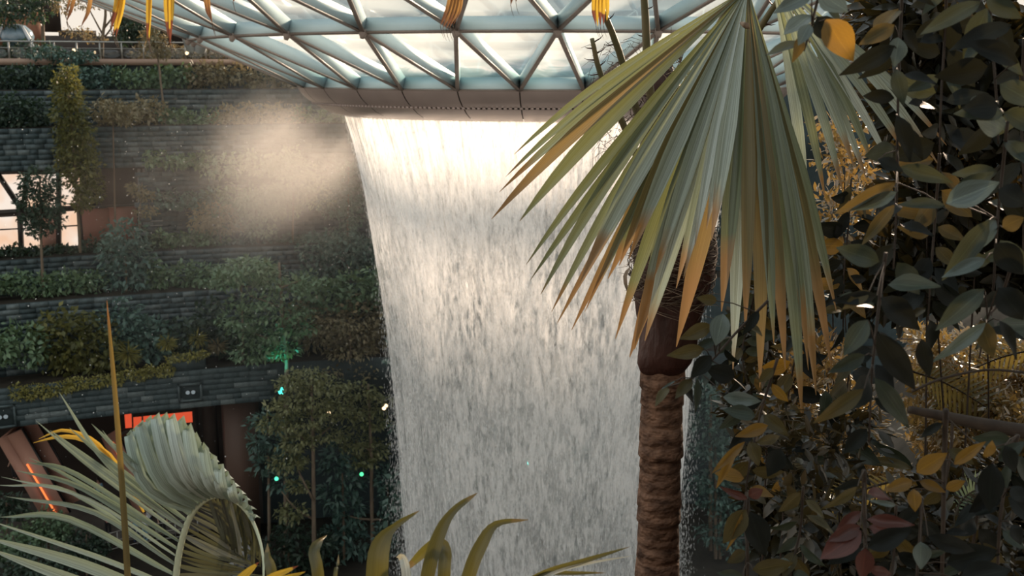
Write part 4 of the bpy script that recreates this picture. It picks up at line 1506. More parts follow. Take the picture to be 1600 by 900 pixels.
# sheath: wider, dark, bulging over the trunk
k_ = YP/FPX
SH = [(585, 28, 2), (578, 36, 2), (565, 43, 4), (545, 46, 8), (520, 47, 12), (490, 52, 15), (455, 58, 18), (425, 64, 20), (395, 66, 22), (360, 64, 22), (320, 58, 20), (270, 50, 18), (210, 42, 12), (160, 34, 6), (115, 24, 0), (85, 12, -3), (80, 1, -3)]
V, Fq = [], []
nn = 32
for py, r, dx in SH:
    c = at(1032+dx, py, YP)
    for q in range(nn):
        t = 2*math.pi*q/nn
        rr_ = r*k_*(1+.04*math.sin(3*t+py*.05)+.03*math.sin(5*t-py*.03))
        V.append((c.x+rr_*math.cos(t), YP+rr_*math.sin(t), c.z))
for i in range(len(SH)-1):
    for q in range(nn):
        Fq.append((i*nn+q, i*nn+(q+1) % nn, (i+1)*nn+(q+1) % nn, (i+1)*nn+q))
put('leaf_sheath', V, np.array(Fq), M['boot'], PALM, smooth=True)
# fibres wound round the crown
for nm, mat, cnt, r0 in (('fibres', M['fibre'], 700, .0020), ('pale_fibres', M['fibre_pale'], 380, .0018)):
    mb = MB()
    for _ in range(cnt):
        py = rnd.uniform(180, 470) if rnd.random() < .8 else rnd.uniform(60, 200)
        dx, rpx = 20, np.interp(py, [s[0] for s in SH[::-1]], [s[1] for s in SH[::-1]])
        t0 = rnd.uniform(math.pi, 2*math.pi)
        span = rnd.uniform(.4, 1.3)*rnd.choice((-1, 1))
        sl = rnd.uniform(-30, 30)
        off = rnd.uniform(1.0, 1.10)
        pts = []
        for q in range(5):
            t = t0+span*q/4
            c = at(1032+dx*.9, py+sl*q/4, YP)
            lift = 1 + (.35*rnd.random() if q == 4 and rnd.random() < .4 else 0)
            pts.append((c.x+rpx*k_*off*lift*math.cos(t), YP+rpx*k_*off*lift*math.sin(t), c.z))
        mb.tube(pts, [r0, r0*1.2, r0*1.2, r0, r0*.4], 4, False)
    tag(mb.build(nm, mat, PALM), kind='stuff')
# peeling flap on the left of the sheath, hook on its lower edge
P = [at(985, 418, YP-.15), at(978, 432, YP-.17), at(982, 455, YP-.16), at(992, 470, YP-.14)]
MB().ribbon(smooth_path(P, 7), [.01, .025, .03, .03, .02, .015, .004], (-.9, -.6, .2), .4).build('peeling_sheath', M['fibre_pale'], PALM, smooth=True)


def thorny(name, pts, r0, r1, thorns=14, par=None):
    path = smooth_path(pts, 14)
    o = MB().tube(path, [r0+(r1-r0)*i/13 for i in range(14)], 8).build(name, M['petiole'], par or PALM, smooth=True)
    mb = MB()
    for i in range(thorns):
        t = (i+.5)/thorns*12.9
        a = path[int(t)].lerp(path[int(t)+1], t-int(t))
        d = (path[int(t)+1]-path[int(t)]).normalized()
        s = d.cross(Vector((0, -1, 0))).normalized()*(1 if i % 2 else -1)
        ln = rnd.uniform(.025, .05)
        mb.tube([a+s*r1*.6, a+s*(r1+ln*.6)+d*ln*.2, a+s*(r1+ln)+d*ln*.5], [.004, .0025, .0004], 5, False)
    if thorns:
        tag(mb.build('thorns', M['boot'], o), kind='stuff')
    return o


thorny('petiole', [at(1045, 330, 5.45), at(1000, 190, 5.3), at(960, 60, 5.15), at(905, -60, 5.0)], .022, .012, 10)
thorny('petiole', [at(1040, 300, 5.4), at(1015, 140, 5.3), at(1008, 20, 5.25), at(1000, -90, 5.2)], .026, .014, 8)
thorny('petiole', [at(1035, 350, 5.42), at(985, 220, 5.2), at(940, 120, 5.05), at(925, 60, 5.0)], .020, .010, 18)
thorny('petiole', [at(1060, 280, 5.4), at(1090, 120, 4.9), at(1135, 20, 4.4), at(1168, -18, 4.15)], .024, .013, 10)
thorny('petiole', [at(1072, 320, 5.5), at(1130, 150, 5.2), at(1190, 40, 5.0), at(1235, -25, 4.9)], .022, .012, 8)
# brown fibre net hanging behind the fan, left of the crown
mb = MB()
for _ in range(150):
    a = at(rnd.uniform(925, 1010), rnd.uniform(60, 240), 5.2)
    d = Vector((rnd.uniform(-.10, .10), rnd.uniform(-.03, .03), rnd.uniform(-.12, .04)))
    mb.tube([a, a+d*.5+Vector((rnd.uniform(-.02, .02), 0, .015)), a+d], [.0015, .0014, .0006], 4, False)
tag(mb.build('loose_fibres', M['fibre'], PALM), kind='stuff')

M['fan'] = leaf_mat('fan_leaf', [(.11, .14, .085), (.20, .24, .18), (.15, .18, .12), (.36, .42, .38), (.12, .15, .08)], (.20, .21, .07), .30, .36, 'object', .7, (.30, .17, .06), .93, .75)  # base greyed for the bluish sky reflected in the leaf
M['fan_sheen'] = leaf_mat('fan_leaf_sheen', [(.40, .46, .41), (.58, .64, .60), (.30, .35, .29), (.50, .56, .51)], (.24, .27, .15), .30, .33, 'object', .7, (.30, .19, .09), .92, .75)  # sky sheen on the pleats painted as paler leaf colour
M['fan_brown'] = leaf_mat('fan_leaf_drying', [(.13, .12, .05), (.18, .15, .07), (.11, .11, .05)], (.30, .20, .07), .34, .42, 'object', .5, (.29, .165, .065), .84, .75)


def fan(par, H, YH, tips, join=.58, nrm=(-.05, -1, .25), wmax=.098):
    """blade segments spreading from the hub H to the tips (px, py, y, material, width factor)"""
    hub = at(H[0], H[1], YH)
    dirs = [(at(t[0], t[1], t[2])-hub) for t in tips]
    for i, (px, py, y, mat, wf) in enumerate(tips):
        d = dirs[i]
        L = d.length
        gap = []
        if i: gap.append(d.angle(dirs[i-1]))
        if i < len(tips)-1: gap.append(d.angle(dirs[i+1]))
        ga = min(max(sum(gap)/len(gap), .015), .09)
        s = d.cross(Vector(nrm)).normalized()
        u = s.cross(d).normalized()
        n = 13
        pts, wid = [], []
        sag = rnd.uniform(.02, .05)
        sw = rnd.uniform(-.012, .012)
        for q in range(n):
            f = q/(n-1)
            p = hub + d*f + u*(math.sin(f*math.pi)*sag*L) + s*(sw*math.sin(f*3.1)*L) + Vector((0, 0, -.05*L*max(0, f-.6)**2*4))
            w0 = 2*f*L*math.tan(ga/2)*1.08
            cap_ = wmax*wf
            if f < join:
                w = min(max(w0, .004), cap_*1.1)
            else:
                w = min(2*join*L*math.tan(ga/2)*1.08, cap_*1.1)
                w = max(w, .45*cap_)
                w *= (1-((f-join)/(1-join))**2.3)*.96+.04
            pts.append(p)
            wid.append(w)
        o = MB().ribbon(pts, wid, nrm, fold=.55*(1 if i % 2 else .8)).build('leaf_segment', mat, par, smooth=True, uv=True)
    return hub


A, B_, C_ = M['fan'], M['fan_sheen'], M['fan_brown']
FL = empty('palm_leaf', at(1168, -18, 4.15), 'huge drooping fan palm leaf with pale pleats and brown tips before the trunk', 'palm leaf')
tips = [(803, 228, 4.2, A, .30), (790, 262, 4.2, A, .28), (780, 285, 4.15, A, .35), (768, 326, 4.1, C_, .85), (812, 330, 4.1, A, .55), (822, 397, 4.1, A, .35), (829, 420, 4.1, A, .5), (845, 443, 4.05, A, .75),
        (862, 470, 4.05, A, .4), (870, 488, 4.0, A, .9), (893, 498, 4.0, C_, 1.0), (914, 470, 3.98, A, .7), (905, 430, 3.95, B_, .9), (962, 512, 3.95, A, .5), (950, 420, 3.95, A, 1.0), (984, 540, 3.92, C_, .9), (968, 400, 3.9, C_, .9), (992, 528, 3.9, A, .9),
        (983, 390, 3.88, A, 1.1), (1008, 515, 3.86, B_, .9), (1022, 420, 3.84, A, 1.0), (1057, 435, 3.8, B_, 1.1), (1068, 420, 3.78, B_, .9), (1086, 372, 3.76, B_, .9), (1104, 345, 3.74, B_, 1.0), (1112, 362, 3.72, B_, .8),
        (1057, 524, 3.8, C_, 1.0), (1128, 470, 3.7, A, 1.0), (1146, 558, 3.68, B_, 1.3), (1165, 500, 3.68, C_, 1.1), (1188, 586, 3.7, C_, 1.1), (1210, 520, 3.72, A, 1.1), (1228, 560, 3.74, C_, .9), (1254, 633, 3.78, A, 1.2), (1264, 560, 3.8, A, .9), (1276, 598, 3.85, A, 1.0), (1300, 555, 3.9, C_, .9), (1308, 470, 3.95, A, 1.0)]
fan(FL, (1168, -18), 4.15, tips)
FR = empty('palm_leaf', at(1205, -40, 4.6), 'smaller pale fan palm leaf spreading to the dark vines beside the huge drooping leaf', 'palm leaf')
tips = [(1262, 330, 4.5, B_, .9), (1290, 300, 4.5, A, .8), (1318, 290, 4.5, B_, 1.0), (1335, 250, 4.5, B_, 1.2), (1356, 272, 4.5, B_, 1.0), (1368, 255, 4.5, A, 1.0), (1400, 262, 4.5, B_, .8), (1430, 248, 4.5, A, .9), (1468, 246, 4.5, B_, 1.0), (1480, 215, 4.5, A, .7)]
fan(FR, (1205, -40), 4.6, tips, .5)
# hub knot on the big leaf
MB().tube([at(1158, 36, 4.02), at(1166, 40, 3.97), at(1170, 44, 3.98)], [.006, .012, .004], 8).build('seed_knot', M['fibre_pale'], FL, smooth=True)

# hanging yellow ends of leaves overhead
M['gold'] = leaf_mat('golden_leaf', [(.50, .32, .03), (.58, .38, .05), (.42, .26, .03)], (.62, .40, .04), .40, .45, 'object', .4, (.20, .06, .03), .985, .6)
M['gold_brown'] = leaf_mat('dry_orange_leaf', [(.30, .17, .06), (.36, .20, .07)], (.36, .20, .06), .4, .5, 'object', .4, (.16, .07, .03), .84, .6)


def tips_leaf(label, hubpx, Y, segs, mat, grp='leaf tips hanging from above'):
    e = empty('hanging_leaf', at(hubpx[0], hubpx[1], Y), label, 'palm leaf', grp)
    hub = at(hubpx[0], hubpx[1], Y)
    MB().tube([hub+Vector((0, .2, .5)), hub+Vector((0, .05, .12)), hub], [.012, .011, .008], 8).build('petiole', M['petiole'], e)
    for (mx, my, px, py, w) in segs:
        path = smooth_path([hub, at(mx, my, Y), at(px, py, Y-.03)], 10)
        W = [w*k_*Y/YP*f for f in (.3, .7, .9, 1, 1, .95, .85, .65, .4, .05)]
        MB().ribbon(path, W, (0, -1, .1), .5).build('leaf_segment', mat, e, smooth=True, uv=True)
        # thread at the dry end
        t = at(px, py, Y-.03)
        MB().tube([t, t+Vector((.004, 0, -.02)), t+Vector((.010, 0, -.035))], [.0012, .0009, .0004], 4, False).build('thread', M['fibre'], e)
    return e


tips_leaf('golden leaf end of three narrow points hanging at upper left', (196, -120), 3.0, [(184, 0, 174, 46, 9), (189, 0, 177, 55, 9), (193, -5, 181, 58, 9), (187, -20, 172, 40, 6)], M['gold'])
tips_leaf('golden leaf end with one thick point hanging at upper left', (236, -120), 3.0, [(233, 0, 230, 62, 8), (235, 0, 233, 66, 6)], M['gold'])
tips_leaf('golden leaf end tapering to a fine thread, nearest the white columns', (262, -120), 3.0, [(260, 0, 263, 60, 8), (265, 0, 266, 70, 8), (270, -10, 267, 62, 6)], M['gold'])
tips_leaf('dry brown leaf end hanging in front of the far trees', (150, -140), 3.1, [(116, 0, 104, 34, 6), (142, 0, 127, 42, 7), (112, -10, 103, 26, 4)], M['gold_brown'])
tips_leaf('slim orange leaf end hanging in front of the roof edge', (318, -120), 3.1, [(322, 0, 331, 34, 7), (326, -5, 332, 40, 4), (362, -10, 364, 3, 3)], M['gold_brown'])
tips_leaf('orange brush shaped leaf end hanging in front of a roof joint', (722, -110), 3.2, [(704, 0, 688, 40, 9), (709, 0, 692, 44, 9), (714, 0, 697, 45, 9), (718, 0, 702, 44, 7), (722, 0, 708, 40, 4)], M['gold_brown'])
tips_leaf('golden brush shaped leaf end hanging beside the palm stalks', (945, -120), 3.6, [(928, 0, 931, 40, 7), (933, 0, 934, 42, 7), (938, 0, 938, 42, 7), (943, 0, 943, 40, 7), (949, 0, 948, 34, 6)], M['gold'])
tips_leaf('tip of a dry leaf just showing at the top edge left of the palm', (815, -140), 3.4, [(802, -20, 798, 8, 6), (808, -20, 806, 4, 5)], M['gold_brown'])

# ------------------------------------------------------------------ feather palm at bottom left
M['silver'] = leaf_mat('silvery_leaflet', [(.26, .32, .28), (.44, .50, .45), (.19, .25, .20), (.34, .40, .35), (.54, .59, .54)], (.22, .27, .17), .25, .38, 'object', .6, None, 1, .7)
M['under'] = leaf_mat('leaflet_underside', [(.05, .055, .03), (.11, .12, .08), (.035, .035, .02), (.32, .33, .28)], (.13, .12, .04), .22, .45, 'object', .5, None, 1, .7)
M['rib'] = solid('pale_green_rib', (.42, .45, .30), (.52, .54, .38), .5, 10)
M['yleaf'] = leaf_mat('yellow_arching_leaf', [(.42, .25, .03), (.50, .32, .05)], (.60, .36, .05), .4, .45, 'object', .4, None, 1, .6)
YF = 3.0
kf = YF/FPX
FF = empty('feather_palm_leaf', at(272, 1000, YF), 'arching feather palm frond with silvery leaflets combed up from a curved rib', 'palm leaf')
rib = [(268, 985), (275, 900), (283, 850), (297, 808), (318, 783), (342, 775), (368, 783), (390, 806), (404, 838), (411, 870), (412, 905)]
ribp = smooth_path([at(x, y, YF+.12*math.sin(i/10*3.1)-.02*i) for i, (x, y) in enumerate(rib)], 40)
MB().tube(ribp, [.011-.008*i/39 for i in range(40)], 8).build('rib', M['rib'], FF, smooth=True)


def leaflet(par, pts, w, mat, nrm=(0, -1, .15), fold=.45, name='leaflet', shape=None, n=11):
    path = smooth_path(pts, n)
    sh = shape or (.45, .8, .95, 1, 1, .97, .9, .78, .6, .36, .04)
    W = [w*f for f in np.interp(np.linspace(0, 1, n), np.linspace(0, 1, len(sh)), sh)]
    return MB().ribbon(path, W, nrm, fold).build(name, mat, par, smooth=True, uv=True)


def rp(f):
    return ribp[min(39, int(f*39))]


# long loose leaflets to the left: (rib fraction, via px, tip px, width px)
LEFT = [(.05, (120, 905), (-20, 856), 26), (.07, (130, 880), (-25, 838), 26), (.09, (150, 868), (-20, 812), 12), (.11, (110, 810), (0, 808), 15), (.13, (115, 770), (-5, 758), 9), (.15, (150, 800), (10, 776), 12),
        (.17, (140, 780), (2, 745), 8), (.19, (130, 762), (25, 735), 12), (.21, (120, 740), (40, 722), 11), (.23, (110, 745), (45, 715), 8), (.25, (150, 735), (56, 657), 9), (.27, (165, 735), (78, 672), 15), (.28, (170, 725), (92, 612), 12),
        (.30, (185, 730), (108, 668), 13), (.33, (205, 720), (143, 662), 14), (.34, (215, 740), (160, 672), 11)]
for f, v, t, w in LEFT:
    a = rp(f)
    leaflet(FF, [a, at(v[0], v[1], YF-.05), at(t[0], t[1], YF-.15)], w*kf*.8, M['silver'], fold=.7)
# broad leaflets standing up from the crest
TOP = [(.36, (232, 760), (204, 682), 20), (.38, (243, 755), (213, 675), 20), (.40, (252, 750), (222, 668), 22), (.42, (262, 745), (234, 660), 22), (.44, (270, 740), (246, 656), 22), (.46, (280, 738), (258, 655), 22), (.48, (290, 736), (270, 657), 22), (.50, (300, 738), (284, 660), 22),
       (.52, (310, 740), (296, 672), 22), (.54, (320, 745), (306, 686), 22), (.56, (328, 748), (320, 702), 22), (.58, (337, 752), (334, 716), 20), (.60, (346, 757), (346, 730), 20), (.62, (355, 762), (356, 742), 18), (.64, (364, 768), (366, 754), 16), (.66, (374, 775), (376, 766), 15),
       (.68, (384, 784), (384, 776), 14), (.70, (392, 796), (392, 790), 13), (.72, (398, 808), (398, 803), 12)]
for i, (f, v, t, w) in enumerate(TOP):
    a = rp(f-.02)
    far = YF+.03*(i % 2)
    leaflet(FF, [a, at(v[0], v[1], far-.06), at(t[0], t[1], far), at(t[0]+9, t[1]+6, far+.09)], w*kf, M['silver'], shape=(.5, .85, 1, 1, 1, 1, .95, .85, .7, .45, .2), fold=.6)
# thin leaflets inside the arch
for i in range(34):
    f = .10+.62*i/33
    a = rp(f)
    ax = 800+a.x/(a.y*cp-(a.z-ZC)*sp)*FPX
    if i < 18:
        t = (395+rnd.uniform(-12, 22), 905-i*2.4+rnd.uniform(-8, 6))
        v = (ax+45, 905-i*6.2)
    else:
        t = (352+(i-18)*3.6+rnd.uniform(-5, 5), 862+rnd.uniform(-10, 30))
        v = ((ax+t[0])/2+6, 835+rnd.uniform(-6, 6))
    leaflet(FF, [a, at(v[0], v[1], YF+.05), at(t[0], t[1], YF+.10)], rnd.uniform(6, 10)*kf, M['under'], fold=.3)
# yellow arching leaf and others near it
YL = empty('yellow_leaf', at(205, 760, YF+.1), 'thin yellow leaf arching over the silvery leaflets at lower left', 'leaf')
leaflet(YL, [at(225, 800, YF+.1), at(180, 720, YF+.1), at(135, 688, YF+.08), at(95, 682, YF+.05), at(52, 692, YF)], 9*kf, M['yleaf'], name='blade')
leaflet(YL, [at(185, 735, YF+.1), at(150, 690, YF+.08), at(100, 672, YF+.05), at(60, 686, YF)], 7*kf, M['yleaf'], name='blade')
# tall spear
M['spear'] = leaf_mat('olive_spear', [(.11, .085, .03), (.13, .10, .035)], (.30, .20, .05), .25, .4, 'object', .5, (.30, .14, .05), .92, .6)
SPR = empty('spear_leaf', at(203, 1000, 2.8), 'single tall unopened olive brown spear leaf at lower left', 'leaf')
leaflet(SPR, [at(204, 1000, 2.8), at(200, 880, 2.8), at(188, 700, 2.8), at(176, 560, 2.8), at(167, 469, 2.8)], 11*2.8/FPX, M['spear'], shape=(1, 1, 1, 1, .95, .9, .8, .7, .55, .4, .05), name='blade', fold=.8)

# strap leaves along the bottom edge
M['strap'] = leaf_mat('olive_strap_leaf', [(.048, .046, .013), (.068, .062, .018), (.04, .04, .012)], (.24, .20, .035), .30, .36, 'object', .5, (.22, .15, .05), .985, .6)
M['strap_pale'] = leaf_mat('pale_strap_leaf', [(.55, .54, .47), (.62, .60, .52)], (.5, .46, .3), .3, .4, 'object', .5, None, 1, .6)
YS = 2.6
ks = YS/FPX
STR = [('broad olive strap leaf with a bent tip, left of the folded pale leaf', [(588, 1010), (590, 900), (596, 850), (617, 822), (655, 798)], 38, 'strap', (1, 1, 1, 1, .95, .85, .6, .35, .28, .2, .03)),
       ('tallest olive strap leaf reaching up over the foot of the waterfall', [(652, 1010), (668, 900), (685, 838), (708, 798), (746, 770)], 24, 'strap', (1, 1, 1, 1, 1, .95, .8, .6, .5, .4, .03)),
       ('olive strap leaf bending over to a pale dry tip at bottom middle', [(705, 1010), (732, 900), (752, 850), (776, 818), (826, 812)], 24, 'strap', (1, 1, 1, 1, 1, .95, .8, .6, .4, .3, .03)),
       ('folded pale strap leaf between the olive strap leaves', [(696, 1010), (694, 900), (696, 862), (686, 846), (662, 862), (632, 892)], 22, 'strap', (1, 1, 1, 1, 1, .95, .9, .9, .8, .6, .2)),
       ('short pale curled strap leaf at the bottom edge', [(640, 1000), (636, 905), (630, 872), (622, 872)], 16, 'strap_pale', (1, 1, 1, 1, 1, 1, .9, .8, .7, .6, .4)),
       ('short upright olive strap leaf with a hooked tip', [(500, 1010), (498, 900), (492, 862), (500, 845), (511, 836)], 21, 'strap', (1, 1, 1, 1, 1, .95, .8, .55, .3, .2, .03)),
       ('narrow upright olive strap leaf beside the yellow leaf ends', [(432, 1010), (426, 900), (419, 870), (418, 848)], 19, 'strap', (1, 1, 1, 1, 1, .95, .8, .6, .4, .2, .02)),
       ('small curled brown leaf tip at the bottom edge', [(520, 1000), (524, 900), (528, 884), (529, 866)], 7, 'strap', None),
       ('thin dark strap leaf lying out over the waterfall foot toward the trunk', [(790, 930), (850, 895), (915, 875), (985, 854)], 11, 'strap', (.8, 1, 1, 1, 1, .95, .9, .8, .6, .4, .03)),
       ('thin pale edged strap leaf just below the dark one beside the trunk', [(800, 935), (860, 897), (920, 880), (990, 868)], 6, 'strap_pale', None),
       ('thin level strap leaf at the bottom edge left of the trunk', [(800, 925), (850, 897), (900, 895), (948, 895)], 8, 'strap', None)]
for lb, pts, w, mt, shp in STR:
    e = empty('strap_leaf', at(pts[0][0], pts[0][1], YS), lb, 'leaf', 'strap leaves along the bottom edge')
    leaflet(e, [at(x, y, YS+.04*i) for i, (x, y) in enumerate(pts)], w*ks, M[mt], shape=shp, name='blade', fold=.5, n=16)
for i, (x0, y0, x1, y1, lb) in enumerate(((420, 905, 466, 884, 'upper bright yellow leaf end at the bottom edge'), (425, 912, 478, 893, 'lower bright yellow leaf end at the bottom edge'), (380, 900, 405, 878, 'small pale yellow leaf end under the frond tip'))):
    e = empty('yellow_leaf', at(x0-30, y0+30, YS), lb, 'leaf', 'yellow leaf ends at the bottom')
    leaflet(e, [at(x0-30, y0+30, YS), at(x0, y0, YS), at(x1, y1, YS)], 15*ks, M['gold'], name='blade')
# ------------------------------------------------------------------ vines and shrubs on the right
def leaf_mesh(name, mat, ratio=.46, curl=.12, rows=7):
    """one broad leaf, unit length along +y, folded on the midrib"""
    V, Fq, U = [], [], []
    for i in range(rows+1):
        f = i/rows
        w = ratio*1.06*(math.sin(math.pi*min(1, f**.82))**.92)*(1-.12*f) if 0 < i < rows else .012
        for k in (-1, -.5, 0, .5, 1):
            V.append((k*w*.5, f, abs(k)*w*.16 - curl*f*f + .02*math.sin(f*9+k*2)))
            U.append((k*.5+.5, f))
    for i in range(rows):
        for k in range(4):
            a = i*5+k
            Fq.append((a, a+1, a+6, a+5))
    return np_mesh(name, V, np.array(Fq), mat, np.array(U), True)


LV = {
    'dark': leaf_mat('vine_leaf_shaded', [(.003, .0045, .004), (.009, .012, .010), (.005, .007, .006)], (.03, .028, .01), .10, .5, 'object', .16, None, 1, .35, True),  # heavy overhead shade put into near-black leaf colours
    'green': leaf_mat('vine_leaf_green', [(.015, .025, .019), (.028, .042, .033), (.030, .040, .026)], (.07, .07, .025), .18, .42, 'object', .3, None, 1, .35, True),
    'glauc': leaf_mat('vine_leaf_glaucous', [(.06, .085, .078), (.10, .13, .118), (.05, .075, .07)], (.09, .11, .07), .18, .38, 'object', .5, None, 1, .35, True),
    'olive': leaf_mat('vine_leaf_olive', [(.045, .040, .016), (.07, .058, .022), (.035, .034, .014)], (.14, .09, .022), .28, .45, 'object', .25, None, 1, .35, True),
    'orange': leaf_mat('vine_leaf_orange', [(.14, .082, .015), (.22, .12, .02), (.10, .06, .013)], (.36, .19, .025), .36, .42, 'object', .4, None, 1, .35, True),
    'red': leaf_mat('vine_leaf_red', [(.055, .02, .015), (.08, .026, .019)], (.14, .032, .018), .22, .4, 'object', .4, None, 1, .35, True),
}
LM = {k: [leaf_mesh('leaf', v, .46, .10), leaf_mesh('leaf', v, .36, .24), leaf_mesh('leaf', v, .50, .04)] for k, v in LV.items()}


def place_leaf(par, kind, base, tip, width_px=None, roll=0.0, mesh=None):
    d = tip-base
    L = d.length
    d = d/L
    nrm = Vector((rnd.uniform(-.5, .5), -1, rnd.uniform(.0, .8)))
    x = d.cross(nrm).normalized()
    zt = x.cross(d).normalized()
    if roll:
        q = Matrix.Rotation(roll, 3, d)
        x, zt = q @ x, q @ zt
    me = mesh or rnd.choice(LM[kind])
    wf = 1.0
    if width_px:
        wf = (width_px*base.y/FPX)/(L*.48)
    mw = Matrix(((x.x*L*wf, d.x*L, zt.x*L, base.x), (x.y*L*wf, d.y*L, zt.y*L, base.y), (x.z*L*wf, d.z*L, zt.z*L, base.z), (0, 0, 0, 1)))
    return inst('leaf', me, par, mw)


def strand(label, path, Y, n, kinds, Lpx, hero=(), name='hanging_vine', r=.0035, spread=1.0):
    """a vine: stem along pixels, pairs of leaves, plus leaves placed as in the photograph"""
    P = [at(x, y, Y+.03*math.sin(i*1.9)) for i, (x, y) in enumerate(path)]
    e = empty(name, P[-1], label, 'vine', 'leafy vines on the right')
    sp_ = smooth_path(P, 24)
    MB().tube(sp_, [r*(1.2-.6*i/23) for i in range(24)], 6).build('stem', M['twig'], e, smooth=True)
    for i in range(n):
        f = (i+.5)/n*22.9
        b = sp_[int(f)].lerp(sp_[int(f)+1], f-int(f))
        sd = 1 if i % 2 else -1
        L = rnd.uniform(.7, 1.2)*Lpx*Y/FPX
        d = Vector((sd*rnd.uniform(.3, 1.0)*spread, rnd.uniform(-.7, .3), rnd.uniform(-1.0, .25))).normalized()
        b2 = b+d*L*.12
        place_leaf(e, rnd.choice(kinds), b2, b2+d*L, roll=rnd.uniform(-.7, .7))
    for bx, by, tx, ty, w, kind in hero:
        yy = Y-.12+rnd.uniform(-.04, .04)
        place_leaf(e, kind, at(bx, by, yy), at(tx, ty, yy-.02), w)
        # short stalk back to the stem
        h_ = at(bx, by, yy)
        near = min(sp_, key=lambda q: (q-h_).length)
        MB().tube([near, near.lerp(h_, .6)+Vector((0, 0, .006)), h_], [.0018, .0016, .0013], 5, False).build('leaf_stalk', M['twig'], e)
    return e


D_, G_, U_, O_, R_, E_ = 'dark', 'green', 'glauc', 'orange', 'red', 'olive'
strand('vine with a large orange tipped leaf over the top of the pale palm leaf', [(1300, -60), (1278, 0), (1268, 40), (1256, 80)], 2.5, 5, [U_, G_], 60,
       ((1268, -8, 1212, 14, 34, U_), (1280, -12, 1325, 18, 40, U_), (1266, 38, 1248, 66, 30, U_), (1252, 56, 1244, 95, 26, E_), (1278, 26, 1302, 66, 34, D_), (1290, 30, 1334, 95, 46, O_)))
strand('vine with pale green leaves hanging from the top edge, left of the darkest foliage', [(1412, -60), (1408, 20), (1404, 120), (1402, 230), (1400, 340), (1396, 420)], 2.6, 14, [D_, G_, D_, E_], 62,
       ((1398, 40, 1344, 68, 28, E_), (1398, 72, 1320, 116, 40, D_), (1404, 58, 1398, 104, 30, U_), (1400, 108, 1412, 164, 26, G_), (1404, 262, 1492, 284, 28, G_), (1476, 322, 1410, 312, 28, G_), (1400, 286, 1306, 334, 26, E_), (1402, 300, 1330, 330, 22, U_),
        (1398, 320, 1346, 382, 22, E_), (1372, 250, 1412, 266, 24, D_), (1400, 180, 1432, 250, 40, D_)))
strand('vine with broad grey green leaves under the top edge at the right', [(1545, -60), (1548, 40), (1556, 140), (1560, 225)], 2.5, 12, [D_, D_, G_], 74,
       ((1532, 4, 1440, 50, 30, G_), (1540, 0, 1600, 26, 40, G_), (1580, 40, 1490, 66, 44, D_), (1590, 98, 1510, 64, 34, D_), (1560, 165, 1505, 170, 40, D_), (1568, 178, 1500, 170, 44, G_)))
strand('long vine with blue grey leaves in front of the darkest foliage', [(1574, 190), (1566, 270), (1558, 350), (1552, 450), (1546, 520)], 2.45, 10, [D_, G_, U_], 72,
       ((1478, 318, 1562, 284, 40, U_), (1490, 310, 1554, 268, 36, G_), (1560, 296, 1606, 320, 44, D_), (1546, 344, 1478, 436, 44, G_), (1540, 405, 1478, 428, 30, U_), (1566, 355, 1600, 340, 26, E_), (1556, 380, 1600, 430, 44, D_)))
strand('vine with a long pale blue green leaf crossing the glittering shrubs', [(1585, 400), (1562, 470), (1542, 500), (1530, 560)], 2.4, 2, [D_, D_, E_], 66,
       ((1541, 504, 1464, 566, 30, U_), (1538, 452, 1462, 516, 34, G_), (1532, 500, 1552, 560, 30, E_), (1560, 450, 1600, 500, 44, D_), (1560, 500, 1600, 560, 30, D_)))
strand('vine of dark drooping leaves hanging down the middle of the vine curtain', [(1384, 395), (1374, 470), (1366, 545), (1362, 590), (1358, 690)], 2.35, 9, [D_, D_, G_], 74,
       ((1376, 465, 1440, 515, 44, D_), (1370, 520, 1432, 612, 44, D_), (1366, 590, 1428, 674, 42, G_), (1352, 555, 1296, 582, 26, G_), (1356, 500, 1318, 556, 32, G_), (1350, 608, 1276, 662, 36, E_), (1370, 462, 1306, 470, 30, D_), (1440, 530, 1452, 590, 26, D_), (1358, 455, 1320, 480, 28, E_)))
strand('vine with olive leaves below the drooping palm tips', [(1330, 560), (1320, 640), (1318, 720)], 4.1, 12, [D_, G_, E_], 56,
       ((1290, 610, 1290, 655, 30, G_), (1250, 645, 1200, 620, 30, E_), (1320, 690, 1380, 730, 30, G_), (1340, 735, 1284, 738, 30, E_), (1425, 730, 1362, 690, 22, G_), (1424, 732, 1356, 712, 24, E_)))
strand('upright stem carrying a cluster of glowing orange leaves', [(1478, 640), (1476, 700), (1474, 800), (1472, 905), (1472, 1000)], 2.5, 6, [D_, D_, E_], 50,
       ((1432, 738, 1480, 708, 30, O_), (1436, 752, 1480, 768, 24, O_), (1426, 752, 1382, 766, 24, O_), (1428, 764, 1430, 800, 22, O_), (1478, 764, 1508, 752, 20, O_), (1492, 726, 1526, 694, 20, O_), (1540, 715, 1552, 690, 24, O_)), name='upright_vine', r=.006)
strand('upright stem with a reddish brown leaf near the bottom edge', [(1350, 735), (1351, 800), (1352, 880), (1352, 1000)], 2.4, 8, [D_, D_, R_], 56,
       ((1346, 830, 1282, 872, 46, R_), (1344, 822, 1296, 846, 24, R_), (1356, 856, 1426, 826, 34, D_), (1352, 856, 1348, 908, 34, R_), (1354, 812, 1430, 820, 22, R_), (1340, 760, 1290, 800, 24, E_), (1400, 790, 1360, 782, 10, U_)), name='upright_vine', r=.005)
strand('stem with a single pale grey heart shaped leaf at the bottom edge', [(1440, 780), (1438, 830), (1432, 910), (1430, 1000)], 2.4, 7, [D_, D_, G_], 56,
       ((1438, 846, 1440, 890, 36, U_), (1450, 838, 1530, 866, 40, D_), (1480, 880, 1560, 860, 46, D_), (1500, 905, 1580, 890, 44, D_)), name='upright_vine', r=.004)
